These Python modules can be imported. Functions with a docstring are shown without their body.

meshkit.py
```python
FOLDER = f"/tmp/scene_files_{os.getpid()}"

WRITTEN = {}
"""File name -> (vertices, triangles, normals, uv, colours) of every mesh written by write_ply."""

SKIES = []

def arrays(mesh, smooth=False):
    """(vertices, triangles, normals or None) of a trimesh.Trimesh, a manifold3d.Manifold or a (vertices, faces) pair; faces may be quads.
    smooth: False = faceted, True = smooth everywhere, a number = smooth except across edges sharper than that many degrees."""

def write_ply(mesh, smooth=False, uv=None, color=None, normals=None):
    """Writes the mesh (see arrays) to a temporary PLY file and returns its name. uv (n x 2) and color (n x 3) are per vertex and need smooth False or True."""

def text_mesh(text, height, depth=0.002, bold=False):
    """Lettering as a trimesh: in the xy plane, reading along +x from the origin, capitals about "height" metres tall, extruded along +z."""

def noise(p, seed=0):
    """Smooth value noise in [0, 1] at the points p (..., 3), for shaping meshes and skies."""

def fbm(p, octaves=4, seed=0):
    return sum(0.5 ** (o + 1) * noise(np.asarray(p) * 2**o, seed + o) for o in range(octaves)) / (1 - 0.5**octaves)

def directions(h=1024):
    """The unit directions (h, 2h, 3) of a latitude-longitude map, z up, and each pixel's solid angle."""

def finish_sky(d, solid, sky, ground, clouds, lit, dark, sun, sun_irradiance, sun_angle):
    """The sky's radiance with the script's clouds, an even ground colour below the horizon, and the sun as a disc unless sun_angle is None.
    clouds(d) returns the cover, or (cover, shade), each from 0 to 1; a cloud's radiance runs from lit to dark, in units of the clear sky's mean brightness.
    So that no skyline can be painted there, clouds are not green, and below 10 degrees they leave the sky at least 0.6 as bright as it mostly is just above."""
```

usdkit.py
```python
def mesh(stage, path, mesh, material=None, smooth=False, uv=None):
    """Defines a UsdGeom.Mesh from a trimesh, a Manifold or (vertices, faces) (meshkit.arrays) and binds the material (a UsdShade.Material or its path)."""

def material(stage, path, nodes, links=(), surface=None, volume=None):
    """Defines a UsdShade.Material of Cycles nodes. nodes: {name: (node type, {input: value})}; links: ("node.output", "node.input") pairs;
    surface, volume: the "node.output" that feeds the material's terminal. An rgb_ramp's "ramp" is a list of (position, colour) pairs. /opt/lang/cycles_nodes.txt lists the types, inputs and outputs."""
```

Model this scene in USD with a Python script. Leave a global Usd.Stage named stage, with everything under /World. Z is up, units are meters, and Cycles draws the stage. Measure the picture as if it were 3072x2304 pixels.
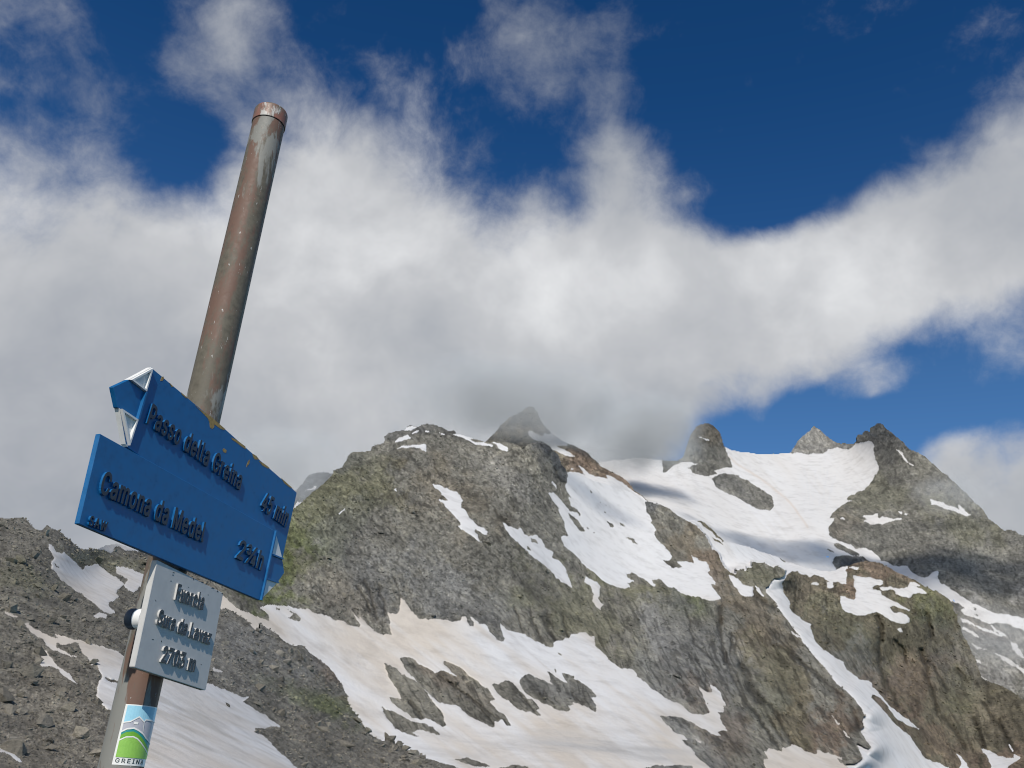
import math
import numpy as np
import shapely
import trimesh
from shapely import affinity
from shapely.geometry import Polygon, LineString, Point
from scipy.interpolate import RBFInterpolator
from scipy.sparse import coo_matrix
from scipy.sparse.csgraph import connected_components
from pxr import Gf, Sdf, Usd, UsdGeom, UsdLux, UsdShade, Vt
import usdkit
from meshkit import noise, fbm, text_mesh

RNG = np.random.default_rng(7)
stage = Usd.Stage.CreateInMemory()
UsdGeom.SetStageUpAxis(stage, "Z")
UsdGeom.SetStageMetersPerUnit(stage, 1.0)
UsdGeom.Xform.Define(stage, "/World")
UsdGeom.Scope.Define(stage, "/World/Looks")
T = Sdf.ValueTypeNames

# ---------------------------------------------------------------- camera, sky, sun, exposure
F_PX, CX, CY = 2700.0, 1536.0, 1152.0           # survey of the photograph, 3072 x 2304
EYE = np.array([0.0, 0.0, 1.65])
UP_C = np.array([0.05094794, -0.90353255, 0.42548001])
FW_C = np.array([0, 0, 1.0]) - UP_C * UP_C[2]
FW_C /= np.linalg.norm(FW_C)
RT_C = np.cross(FW_C, UP_C)
RT_C = RT_C if RT_C[0] > 0 else -RT_C
CAM = np.stack([RT_C, FW_C, UP_C])               # camera axes (right, down, forward) -> world


def ray(p):
    p = np.asarray(p, float)
    d = np.stack([(p[..., 0] - CX) / F_PX, (p[..., 1] - CY) / F_PX, np.ones(p.shape[:-1])], -1)
    d = d @ CAM.T
    return d / np.linalg.norm(d, axis=-1, keepdims=True)


cam = UsdGeom.Camera.Define(stage, "/World/camera")
m4 = np.eye(4)
m4[0, :3], m4[1, :3], m4[2, :3], m4[3, :3] = CAM[:, 0], -CAM[:, 1], -CAM[:, 2], EYE
cam.AddTransformOp().Set(Gf.Matrix4d(m4.tolist()))
cam.CreateFocalLengthAttr(24.0)
cam.CreateHorizontalApertureAttr(24.0 * 3072 / F_PX)
cam.CreateVerticalApertureAttr(24.0 * 2304 / F_PX)
cam.CreateClippingRangeAttr(Gf.Vec2f(0.05, 30000))
EXPOSURE = 0.0
cam.CreateExposureAttr(EXPOSURE)

SUN = np.array([-0.075, -0.80, 0.60])
SUN /= np.linalg.norm(SUN)
SUN_EL, SUN_ROT = math.asin(SUN[2]), math.atan2(SUN[0], SUN[1])
sun = UsdLux.DistantLight.Define(stage, "/World/sun")
sun.CreateIntensityAttr(1.05)
sun.CreateAngleAttr(0.5)
sun.CreateNormalizeAttr(True)
sun.CreateColorAttr(Gf.Vec3f(1.0, 0.935, 0.835))
zx = SUN
xx = np.cross([0, 0, 1.0], zx); xx /= np.linalg.norm(xx)
yx = np.cross(zx, xx)
m4 = np.eye(4); m4[0, :3], m4[1, :3], m4[2, :3] = xx, yx, zx
sun.AddTransformOp().Set(Gf.Matrix4d(m4.tolist()))

dome = UsdLux.DomeLight.Define(stage, "/World/sky")
dome.CreateIntensityAttr(1.0)


def sky_material():
    N = {"tc": ("texture_coordinate", {}),
         "sky": ("sky_texture", {"sky_type": "single_scattering", "sun_disc": False, "sun_elevation": SUN_EL, "sun_rotation": SUN_ROT, "altitude": 2700.0, "air_density": 1.0, "aerosol_density": 1.0, "ozone_density": 2.0}),
         "bg": ("background_shader", {"strength": SKY_STRENGTH})}
    L = []
    count = [0]

    def add(kind, inputs, links=()):
        count[0] += 1
        name = f"n{count[0]}"
        N[name] = (kind, inputs)
        for a, b in links:
            L.append((a, f"{name}.{b}"))
        return name

    D = "tc.generated"
    # wind-torn billows: a warped, many-octave noise of the sky direction
    warp = add("noise_texture", {"scale": 3.2, "detail": 4.0, "roughness": 0.55}, [(D, "vector")])
    w1 = add("vector_math", {"math_type": "subtract", "vector2": (0.5, 0.5, 0.5)}, [(f"{warp}.color", "vector1")])
    w2 = add("vector_math", {"math_type": "scale", "scale": 0.10}, [(f"{w1}.vector", "vector1")])
    w3 = add("vector_math", {"math_type": "add"}, [(D, "vector1"), (f"{w2}.vector", "vector2")])
    big = add("noise_texture", {"scale": 6.5, "detail": 9.0, "roughness": 0.60, "lacunarity": 2.1}, [(f"{w3}.vector", "vector")])
    fine = add("noise_texture", {"scale": 21.0, "detail": 6.0, "roughness": 0.62}, [(f"{w3}.vector", "vector")])

    def blobs(items):
        total = None
        for it in items:
            if len(it) == 5:                            # a mass given by its direction
                c = np.array(it[:3], float); c /= np.linalg.norm(c)
                mp = add("mapping", {"mapping_type": "texture", "location": c, "scale": (it[3],) * 3}, [(D, "vector")])
                g = add("gradient_texture", {"gradient_type": "spherical"}, [(f"{mp}.vector", "vector")])
                total = add("math", {"math_type": "multiply_add", "value2": it[4]}, [(f"{g}.fac", "value1"), (f"{total}.value", "value3")])
                continue
            px, py, rx, ry, ang, amp = it
            c = ray(np.array([px, py], float))
            # local frame: image right / image up at the middle of the view, made tangent to c
            r = CAM[:, 0] - c * (CAM[:, 0] @ c); r /= np.linalg.norm(r)
            u = np.cross(r, c); u = u if u @ CAM[:, 1] < 0 else -u
            ca, sa = math.cos(math.radians(ang)), math.sin(math.radians(ang))
            ex, ey = r * ca + u * sa, -r * sa + u * ca
            ez = np.cross(ex, ey)
            R = np.stack([ex, ey, ez], 1)               # columns: local axes
            ry_ = math.asin(-max(-1, min(1, R[2, 0])))
            rx_ = math.atan2(R[2, 1], R[2, 2]); rz_ = math.atan2(R[1, 0], R[0, 0])
            k = 1.0 / math.hypot(1, math.hypot(px - CX, py - CY) / F_PX) ** 1
            mp = add("mapping", {"mapping_type": "texture", "location": c, "rotation": (rx_, ry_, rz_), "scale": (rx / F_PX * k, ry / F_PX * k, 0.6)}, [(D, "vector")])
            g = add("gradient_texture", {"gradient_type": "spherical"}, [(f"{mp}.vector", "vector")])
            if total is None:
                total = add("math", {"math_type": "multiply", "value2": amp}, [(f"{g}.fac", "value1")])
            else:
                total = add("math", {"math_type": "multiply_add", "value2": amp}, [(f"{g}.fac", "value1"), (f"{total}.value", "value3")])
        return total

    bias = blobs(CLOUD_BLOBS + CLOUD_UNSEEN)
    # cover = smoothstep of bias + noise
    a = add("math", {"math_type": "multiply_add", "value2": 2.3, "value3": -1.15}, [(f"{big}.fac", "value1")])
    b = add("math", {"math_type": "multiply_add", "value2": 1.0, "value3": CLOUD_BASE - 0.50}, [(f"{fine}.fac", "value1")])
    s1 = add("math", {"math_type": "add"}, [(f"{a}.value", "value1"), (f"{b}.value", "value2")])
    s2 = add("math", {"math_type": "add"}, [(f"{s1}.value", "value1"), (f"{bias}.value", "value2")])
    cover = add("map_range", {"range_type": "smoothstep", "from_min": CLOUD_LO, "from_max": CLOUD_HI, "to_min": 0.0, "to_max": 1.0, "clamp": True}, [(f"{s2}.value", "value")])
    # light and grey parts of the cloud
    sh = add("noise_texture", {"scale": 4.0, "detail": 6.0, "roughness": 0.55}, [(f"{w3}.vector", "vector")])
    shb = blobs(CLOUD_LIGHT)
    t1 = add("math", {"math_type": "multiply_add", "value2": 2.2, "value3": -0.62}, [(f"{sh}.fac", "value1")])
    t2 = add("math", {"math_type": "add"}, [(f"{t1}.value", "value1"), (f"{shb}.value", "value2")])
    ramp = add("rgb_ramp", {"ramp": CLOUD_RAMP}, [(f"{t2}.value", "fac")])
    L.append(("sky.color", "tint.color1"))
    N["tint"] = ("mix", {"mix_type": "multiply", "fac": 1.0})
    N["dz"] = ("separate_xyz", {})
    N["grade"] = ("rgb_ramp", {"ramp": SKY_TINT})
    L.extend([("tc.generated", "dz.vector"), ("dz.z", "grade.fac"), ("grade.color", "tint.color2")])
    mixn = add("mix", {"mix_type": "mix"}, [(f"{cover}.result", "fac"), ("tint.color", "color1"), (f"{ramp}.color", "color2")])
    L.append((f"{mixn}.color", "bg.color"))
    return usdkit.material(stage, "/World/Looks/sky_and_clouds", N, L, surface="bg.background")


SKY_STRENGTH = 0.11
SKY_TINT = [(0.0, (0.62, 0.88, 1.04)), (0.30, (0.56, 0.86, 1.04)), (0.42, (0.46, 0.80, 1.02)), (0.54, (0.25, 0.62, 0.93)), (0.68, (0.14, 0.51, 0.84)), (0.80, (0.11, 0.46, 0.78)), (1.0, (0.11, 0.45, 0.76))]
CLOUD_BASE = -0.30
CLOUD_LO, CLOUD_HI = -0.20, 1.20
CLOUD_RAMP = [(0.0, (3.0, 3.25, 3.7)), (0.4, (4.1, 4.28, 4.6)), (0.65, (5.0, 5.12, 5.35)), (1.0, (7.0, 7.1, 7.25))]
# soft masses of cloud: middle (survey pixels), half axes, turn, amount
CLOUD_BLOBS = [
    (100, 1100, 720, 760, 0, 2.4), (850, 1050, 700, 780, 0, 2.4), (1080, 640, 460, 460, 0, 1.3), (1600, 1000, 620, 500, 0, 2.4),
    (1850, 720, 420, 360, 0, 1.2), (2150, 950, 620, 300, 12, 2.2), (2560, 820, 560, 280, 20, 2.2), (2920, 700, 420, 380, 30, 2.0), (3060, 420, 220, 300, 0, 0.8),
    (1800, 1270, 400, 300, 0, 2.3), (1880, 500, 170, 150, 0, 0.6),
    (520, 480, 230, 170, 40, -0.8), (380, 100, 160, 240, 0, -0.4), (200, 1560, 420, 260, 0, 1.6), (900, 1500, 420, 260, 0, 1.6), (1720, 620, 130, 150, -45, -0.6), (2330, 620, 240, 130, 10, -0.5),
    (2540, 1260, 540, 150, 14, -1.1), (2480, 1120, 420, 110, 16, 0.7), (2900, 1120, 300, 120, 20, 0.6), (3080, 1560, 420, 300, -20, 2.4), (2850, 1400, 150, 190, 0, 0.8),
    (120, 260, 460, 430, 0, 0.62), (690, 170, 300, 250, -25, 0.80), (1720, 170, 480, 260, 12, 0.42), (1830, 360, 130, 240, 0, 0.5),
    (2620, 1180, 200, 100, 25, 1.3), (2290, 1260, 70, 130, 0, 0.6), (2160, 390, 70, 70, 0, 0.5)]
CLOUD_UNSEEN = [(-0.95, -0.1, 0.3, 0.6, 1.6), (-0.6, -0.75, 0.30, 0.65, 1.8), (-0.95, 0.5, 0.30, 0.55, 1.5), (0.92, 0.46, 0.22, 0.30, 1.2)]  # cloud out of view; the mass behind left is added to lift shaded snow
CLOUD_LIGHT = [(1650, 860, 420, 260, 0, 0.40), (2100, 850, 800, 330, 10, 0.16), (120, 960, 600, 420, 0, 0.34), (500, 700, 500, 300, 0, 0.15), (900, 1250, 900, 260, 0, -0.22), (2000, 1280, 300, 180, 0, -0.25), (250, 250, 500, 350, 0, -0.25), (650, 150, 300, 260, 0, -0.15), (1750, 150, 450, 250, 0, -0.3), (200, 1500, 500, 250, 0, -0.25), (2950, 450, 250, 300, 0, -0.1)]
UsdShade.MaterialBindingAPI.Apply(dome.GetPrim()).Bind(sky_material())
dome.GetPrim().SetCustomDataByKey("kind", "structure")

# ---------------------------------------------------------------- small helpers
USED = {}


def path_for(name, parent="/World"):
    k = f"{parent}/{name}"
    n = USED.get(k, -1) + 1
    USED[k] = n
    return k if n == 0 else f"{k}_{n:03d}"


def tag(prim, label=None, cat=None, group=None, kind=None):
    prim = prim.GetPrim() if hasattr(prim, "GetPrim") else prim
    for k, v in (("label", label), ("category", cat), ("group", group), ("kind", kind)):
        if v:
            prim.SetCustomDataByKey(k, v)
    return prim


def xform(name, parent="/World"):
    return UsdGeom.Xform.Define(stage, path_for(name, parent))


def raw_mesh(name, parent, v, f, mat, normals=None, tint=None):
    p = path_for(name, parent)
    m = UsdGeom.Mesh.Define(stage, p)
    m.CreatePointsAttr(Vt.Vec3fArray.FromNumpy(np.ascontiguousarray(v, np.float32)))
    m.CreateFaceVertexCountsAttr(Vt.IntArray.FromNumpy(np.full(len(f), 3, np.int32)))
    m.CreateFaceVertexIndicesAttr(Vt.IntArray.FromNumpy(np.ascontiguousarray(f, np.int32).ravel()))
    m.CreateSubdivisionSchemeAttr("none")
    if normals is not None:
        m.CreateNormalsAttr(Vt.Vec3fArray.FromNumpy(np.ascontiguousarray(normals, np.float32)))
        m.SetNormalsInterpolation("vertex")
    if tint is not None:
        UsdGeom.PrimvarsAPI(m).CreatePrimvar("tint", T.Color3fArray, "vertex").Set(Vt.Vec3fArray.FromNumpy(np.ascontiguousarray(tint, np.float32)))
    UsdShade.MaterialBindingAPI.Apply(m.GetPrim()).Bind(mat)
    return m


def part(name, parent, mesh, mat, smooth=False):
    return usdkit.mesh(stage, path_for(name, str(parent.GetPath())), mesh, mat, smooth=smooth)


# ---------------------------------------------------------------- materials of the ground
def rock_material(name, s):
    """s: size in metres of the smallest grain that shows."""
    return usdkit.material(stage, f"/World/Looks/{name}", {
        "tint": ("attribute", {"attribute": "tint"}), "geo": ("geometry", {}),
        "rot": ("mapping", {"rotation": (0.5, 0.9, 0.6), "scale": (1.0, 0.7, 1.0)}),
        "a": ("noise_texture", {"scale": 0.07 / s, "detail": 5.0, "roughness": 0.6}),
        "ar": ("rgb_ramp", {"ramp": [(0.25, (0.62, 0.62, 0.64)), (0.5, (1.0, 1.0, 1.0)), (0.75, (1.36, 1.34, 1.28))]}),
        "b": ("noise_texture", {"scale": 0.55 / s, "detail": 6.0, "roughness": 0.75}),
        "br": ("rgb_ramp", {"ramp": [(0.30, (0.45, 0.45, 0.47)), (0.42, (0.85, 0.85, 0.85)), (0.55, (1.06, 1.05, 1.04)), (0.72, (1.5, 1.48, 1.45))]}),
        "m1": ("mix", {"mix_type": "multiply", "fac": 1.0}), "m2": ("mix", {"mix_type": "multiply", "fac": 1.0}),
        "bump": ("bump", {"strength": 0.9, "distance": 1.1 * s, "use_object_space": False}),
        "p": ("principled_bsdf", {"roughness": 0.92, "specular_ior_level": 0.15})},
        [("geo.position", "rot.vector"), ("rot.vector", "b.vector"), ("geo.position", "a.vector"), ("a.fac", "ar.fac"), ("b.fac", "br.fac"),
         ("tint.color", "m1.color1"), ("ar.color", "m1.color2"), ("m1.color", "m2.color1"), ("br.color", "m2.color2"), ("m2.color", "p.base_color"),
         ("b.fac", "bump.height"), ("bump.normal", "p.normal")], surface="p.BSDF")


def snow_material(name, s):
    return usdkit.material(stage, f"/World/Looks/{name}", {
        "tint": ("attribute", {"attribute": "tint"}), "geo": ("geometry", {}),
        "a": ("noise_texture", {"scale": 0.3 / s, "detail": 5.0, "roughness": 0.65}),
        "ar": ("rgb_ramp", {"ramp": [(0.3, (0.84, 0.835, 0.83)), (0.5, (1.0, 1.0, 1.0)), (0.8, (1.05, 1.05, 1.05))]}),
        "m1": ("mix", {"mix_type": "multiply", "fac": 1.0}),
        "bump": ("bump", {"strength": 0.35, "distance": 0.6 * s, "use_object_space": False}),
        "p": ("principled_bsdf", {"roughness": 0.75, "specular_ior_level": 0.2})},
        [("geo.position", "a.vector"), ("a.fac", "ar.fac"), ("tint.color", "m1.color1"), ("ar.color", "m1.color2"), ("m1.color", "p.base_color"),
         ("a.fac", "bump.height"), ("bump.normal", "p.normal")], surface="p.BSDF")


# ---------------------------------------------------------------- outlines surveyed from the photograph
TILES = {"1": (0, 1500), "2": (0, 1824), "3": (640, 1824), "4": (840, 1220), "5": (840, 1500), "6": (1280, 1824), "7": (1400, 1220), "8": (1600, 1450),
         "9": (1920, 1220), "A": (2432, 1220), "B": (2200, 1600), "C": (2432, 1600), "D": (1900, 1824), "E": (2432, 1824), "S": (0, 0)}


def trace(text):
    """'1: x,y x,y 2: x,y ...': points in survey sheets; sheet S is the whole picture."""
    out, ox, oy, k = [], 0, 0, 3.45625
    for w in text.split():
        if w.endswith(":"):
            ox, oy = TILES[w[0]]
            k = 1.0 if w[0] == "S" else 3.45625
        else:
            x, y = w.split(",")
            out.append((ox + float(x) / k, oy + float(y) / k))
    return np.array(out)


def poly(text):
    return shapely.make_valid(Polygon(trace(text)))


class Land:
    """One fold of the land: a fine surface over a range field given at survey points, cut along its skyline."""

    def __init__(self, region, ranges, step, crags, along, seed, beds=lambda x, y: 0.3 + 0 * x, clefts=()):
        self.clefts = clefts
        self.edge = 0.45 if seed < 50 else 0.28
        self.beds = beds                                   # how far the rock shows beds (1) rather than rubble (0), over the picture
        self.region = poly(region)
        r = np.array(ranges, float)
        self.rbf = RBFInterpolator(r[:, :2] / 1000, np.log(r[:, 2]), kernel="thin_plate_spline", smoothing=1e-4)
        x0, y0, x1, y1 = self.region.bounds
        xs, ys = np.arange(x0, x1 + step, step), np.arange(y0, y1 + step, step)
        self.gx, self.gy = np.meshgrid(xs, ys)
        self.pix = np.stack([self.gx, self.gy], -1)
        self.step, self.seed = step, seed
        self.crags, self.along = crags, along

    def warp(self, p, amp=1.0):
        q = np.concatenate([p / 22.0, np.full(p.shape[:-1] + (1,), self.seed * 3.7)], -1)
        q2 = q * 3.1
        d = np.stack([noise(q, 1) - .5, noise(q, 2) - .5], -1) * 9 + np.stack([noise(q2, 3) - .5, noise(q2, 4) - .5], -1) * 6
        return p + d * amp

    def inside(self, geom, p):
        """Which of the points p lie in the outline."""
        out = np.zeros(p.shape[:-1], bool)
        x0, y0, x1, y1 = geom.bounds
        box = (p[..., 0] >= x0) & (p[..., 0] <= x1) & (p[..., 1] >= y0) & (p[..., 1] <= y1)
        shapely.prepare(geom)
        out[box] = shapely.contains_xy(geom, p[..., 0][box], p[..., 1][box])
        return out

    def build(self, snow_polys, rock_polys, base, behind=None, blend=0):
        """base: 'rock' or 'snow'. Later lists win: snow polys over a rock base, then rock polys (islands) on top."""
        H, W = self.gx.shape
        keep = self.inside(self.region, self.warp(self.pix, self.edge))
        wp = self.warp(self.pix, 0.8)
        kind = np.full((H, W), -1 if base == "rock" else 0, int)       # -1 rock, k >= 0 snow patch k
        for k, g in enumerate(snow_polys):
            kind[self.inside(g, wp)] = k
        for g in rock_polys:
            kind[self.inside(g, wp)] = -1
        snowf = (kind >= 0).astype(float)
        for _ in range(3):
            pad = np.pad(snowf, 1, mode="edge")
            snowf = (pad[:-2, 1:-1] + pad[2:, 1:-1] + pad[1:-1, :-2] + pad[1:-1, 2:] + 2 * pad[1:-1, 1:-1]) / 6
        flat = self.pix.reshape(-1, 2)
        D = np.exp(np.concatenate([self.rbf(c / 1000) for c in np.array_split(flat, max(1, len(flat) // 50000))])).reshape(H, W)
        if behind is not None:                                                 # what lies behind a nearer fold stays behind it
            hid = self.inside(behind.region.buffer(2 if blend else 12), self.pix)
            deep = shapely.distance(behind.region.boundary, shapely.points(self.pix[hid]))
            D[hid] = np.maximum(D[hid] if not blend else D[hid] * 0, np.exp(behind.rbf(self.pix[hid] / 1000)) * (1.012 + .025 * np.clip(deep / 45, 0, 1)))
            if blend:                                                          # ... and meets its edge closely
                rim = self.inside(behind.region.buffer(4 * blend), self.pix)
                d = shapely.distance(behind.region, shapely.points(self.pix[rim]))
                k = np.exp(-(d / blend) ** 2) * np.clip((self.pix[rim][:, 1] - 1700) / 40, 0, 1) * (d > 2)
                D[rim] = D[rim] * (1 - k) + np.exp(behind.rbf(self.pix[rim] / 1000)) * 1.012 * k
        R = ray(self.pix)
        P = EYE + R * D[..., None]
        ca, sa = math.cos(math.radians(self.along)), math.sin(math.radians(self.along))
        bend = (fbm(np.concatenate([self.pix / 420, np.full((H, W, 1), self.seed * 1.3)], -1), 3, self.seed + 40) - .5) * 150
        U = self.pix[..., 0] * ca + self.pix[..., 1] * sa                      # along the beds of the rock
        Vv = -self.pix[..., 0] * sa + self.pix[..., 1] * ca + bend             # across them
        jx = noise(np.concatenate([self.pix / 14, np.full((H, W, 1), 3.3)], -1), self.seed + 90) * 9
        w = np.clip(self.beds(self.pix[..., 0], self.pix[..., 1]) + 0.5 * (fbm(np.concatenate([self.pix / 130, np.full((H, W, 1), 9.1)], -1), 3, self.seed + 91) - .5), 0, 1)
        metre = D / F_PX                                                       # metres per survey pixel at this range

        def ledges(n, n2):                                                     # broken ledges: steep risers, flat treads
            m = (n * .6 + n2 * .4) * 5
            return (np.floor(m) + np.clip((m - np.floor(m)) * 2.6 - .8, 0, 1)) / 2.5 - 1

        rough = np.zeros((H, W))
        for i, (size, stretch, k, ridged) in enumerate(self.crags):
            q = np.stack([U / (size * stretch) + 7.3 * i, (Vv + jx) / size, np.full((H, W), self.seed * 2.9 + i)], -1)
            r_ = np.stack([U / (size * 1.35) + 3.1 * i, Vv / size, np.full((H, W), self.seed * 1.7 + i)], -1)
            n, m = noise(q, self.seed + i), noise(r_, self.seed + i + 20)
            if i == 0:
                n = m = 1 - 2 * np.abs(2 * n - 1) ** 0.8 * (0.4 + 0.6 * noise(q * 1.7 + 5.1, self.seed + i + 50))
            elif ridged:
                n2 = noise(q * 1.7 + 5.1, self.seed + i + 50)
                n, m = ledges(n, n2), ledges(m, noise(r_ * 1.9 + 2.2, self.seed + i + 55))
            else:
                n, m = 2 * n - 1, 2 * m - 1
            rough += 1.5 * k * size * metre * (w * n + (1 - w) * m)
        self.cleft_shade = np.ones((H, W))
        for text, width, depth in self.clefts:                                # clefts and gullies that the picture shows
            pts = trace(text)
            x0, y0, x1, y1 = pts[:, 0].min() - 60, pts[:, 1].min() - 60, pts[:, 0].max() + 60, pts[:, 1].max() + 60
            bx = (self.gx > x0) & (self.gx < x1) & (self.gy > y0) & (self.gy < y1)
            p = self.warp(self.pix[bx], 1.0)
            best = np.full(len(p), 1e9)
            for q0, q1 in zip(pts[:-1], pts[1:]):
                e = q1 - q0
                t = np.clip(((p - q0) @ e) / (e @ e), 0, 1)
                best = np.minimum(best, np.hypot(*(p - q0 - t[:, None] * e).T))
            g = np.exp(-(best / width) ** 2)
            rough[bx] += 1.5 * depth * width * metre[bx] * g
            self.cleft_shade[bx] *= 1 - .68 * g  # crevice shadow painted into the rock colour along each cleft
        soft = (fbm(np.concatenate([self.pix / 150, np.full((H, W, 1), self.seed * 0.7)], -1), 3, self.seed + 5) - .5) * metre * 18

        cups = (noise(np.stack([U / 11, Vv / 6, np.full((H, W), 2.2)], -1), self.seed + 70) + .6 * noise(np.stack([U / 5.5, Vv / 4.5, np.full((H, W), 4.2)], -1), self.seed + 71) - .8) * metre * 1.3
        D = D + rough * (1 - snowf) + (soft + cups) * snowf - 1.2 * metre * (1 - snowf)
        P = EYE + R * D[..., None]
        self.P, self.kind, self.keep, self.D, self.snowf = P, kind, keep, D, snowf
        # grain of the stone: beds where the rock is bare, rubble of lighter and darker blocks elsewhere
        def grain(su, sv, k, j=0.0):
            return noise(np.stack([U / su, (Vv + j) / sv, np.full((H, W), self.seed * 4.1 + k)], -1), self.seed + 60 + k)

        def dark(n, lo, soft):
            return np.clip((n - lo) / soft, 0, 1)
        big = 1 + 0.36 * (grain(130, 60, 0) - .5) + 0.30 * (grain(40, 24, 12) - .5)
        bed = 1 + 0.36 * (grain(60, 11, 1, jx) - .5) + 0.46 * (grain(24, 5.5, 2, jx * .7) - .5) + 0.5 * (grain(8, 4, 3) - .5)
        bed *= 0.42 + 0.58 * dark(grain(48, 6, 4, jx), .2, .1) * dark(grain(22, 5, 5, jx), .18, .1)
        rub = 1 + 0.40 * (grain(15, 11, 6) - .5) + 0.55 * (grain(8, 6.5, 7) - .5) + 0.65 * (grain(4.6, 4.0, 8) - .5)
        where = 0.10 + 0.22 * fbm(np.concatenate([self.pix / 70, np.full((H, W, 1), 5.5)], -1), 3, self.seed + 92)
        rub *= 0.36 + 0.64 * dark(grain(11, 6.5, 9), where, .09) * dark(grain(6.5, 4.5, 10), where * .95, .1)
        rub *= 1 + 0.7 * np.clip((grain(6, 5, 11) - .78) / .12, 0, 1)
        self.grain = np.clip(big * (w * bed + (1 - w) * rub) * self.cleft_shade, .2, 2.0)[..., None]
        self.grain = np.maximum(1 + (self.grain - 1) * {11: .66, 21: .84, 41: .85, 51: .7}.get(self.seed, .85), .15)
        idx = np.arange(H * W).reshape(H, W)
        q = np.stack([idx[:-1, :-1], idx[1:, :-1], idx[1:, 1:], idx[:-1, 1:]], -1).reshape(-1, 4)
        q = q[keep.ravel()[q].all(1)]
        odd = ((q[:, 0] // W + q[:, 0] % W) % 2).astype(bool)
        f = np.vstack([q[~odd][:, [0, 1, 2]], q[~odd][:, [0, 2, 3]], q[odd][:, [0, 1, 3]], q[odd][:, [1, 2, 3]]])
        self.V = P.reshape(-1, 3)
        fn = np.cross(self.V[f[:, 1]] - self.V[f[:, 0]], self.V[f[:, 2]] - self.V[f[:, 0]])
        if (np.einsum("ij,ij->i", fn, self.V[f[:, 0]] - EYE) > 0).mean() > .5:
            f, fn = f[:, ::-1], -fn
        N = np.stack([np.bincount(f.ravel(), np.repeat(fn[:, k], 3), H * W) for k in range(3)], 1)
        self.N = N / np.maximum(np.linalg.norm(N, axis=1, keepdims=True), 1e-12)
        self.F = f
        k3 = kind.ravel()[f]
        k3 = np.sort(k3, 1)
        self.fkind = np.where((k3[:, 0] == k3[:, 1]) | (k3[:, 1] == k3[:, 2]), k3[:, 1], k3[:, 2])
        return self

    def skirt(self):
        """The far side of the fold: it goes on behind its skyline, away and down."""
        H, W = self.gx.shape
        e = np.sort(np.vstack([self.F[:, [0, 1]], self.F[:, [1, 2]], self.F[:, [2, 0]]]), 1)
        key = e[:, 0].astype(np.int64) * (H * W) + e[:, 1]
        u, n = np.unique(key, return_counts=True)
        e = np.stack([u[n == 1] // (H * W), u[n == 1] % (H * W)], 1)
        ids = np.unique(e)
        remap = np.full(H * W, -1); remap[ids] = np.arange(len(ids))
        base = self.V[ids]
        D = self.D.ravel()[ids][:, None]
        out = base - EYE; out[:, 2] = 0; out /= np.linalg.norm(out, axis=1, keepdims=True)
        # crests fall away behind; flanks and feet simply run on behind what can be seen
        iy, ix = ids // W, ids % W
        crest = (~self.keep[np.clip(iy - 3, 0, H - 1), ix] & self.keep[np.clip(iy + 7, 0, H - 1), np.clip(ix - 6, 0, W - 1)] & self.keep[np.clip(iy + 7, 0, H - 1), np.clip(ix + 6, 0, W - 1)] & self.keep[np.clip(iy + 4, 0, H - 1), ix] & self.keep[np.clip(iy + 36, 0, H - 1), ix])[:, None]
        on = (base - EYE) / np.linalg.norm(base - EYE, axis=1, keepdims=True)
        rings = [base]
        for t, drop in ((0.008, 0.001), (0.03, 0.012), (0.06, 0.04)):
            rings.append(base + np.where(crest, out * D * t - np.array([0, 0, 1.0]) * D * drop, on * D * t * 0.6))
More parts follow.
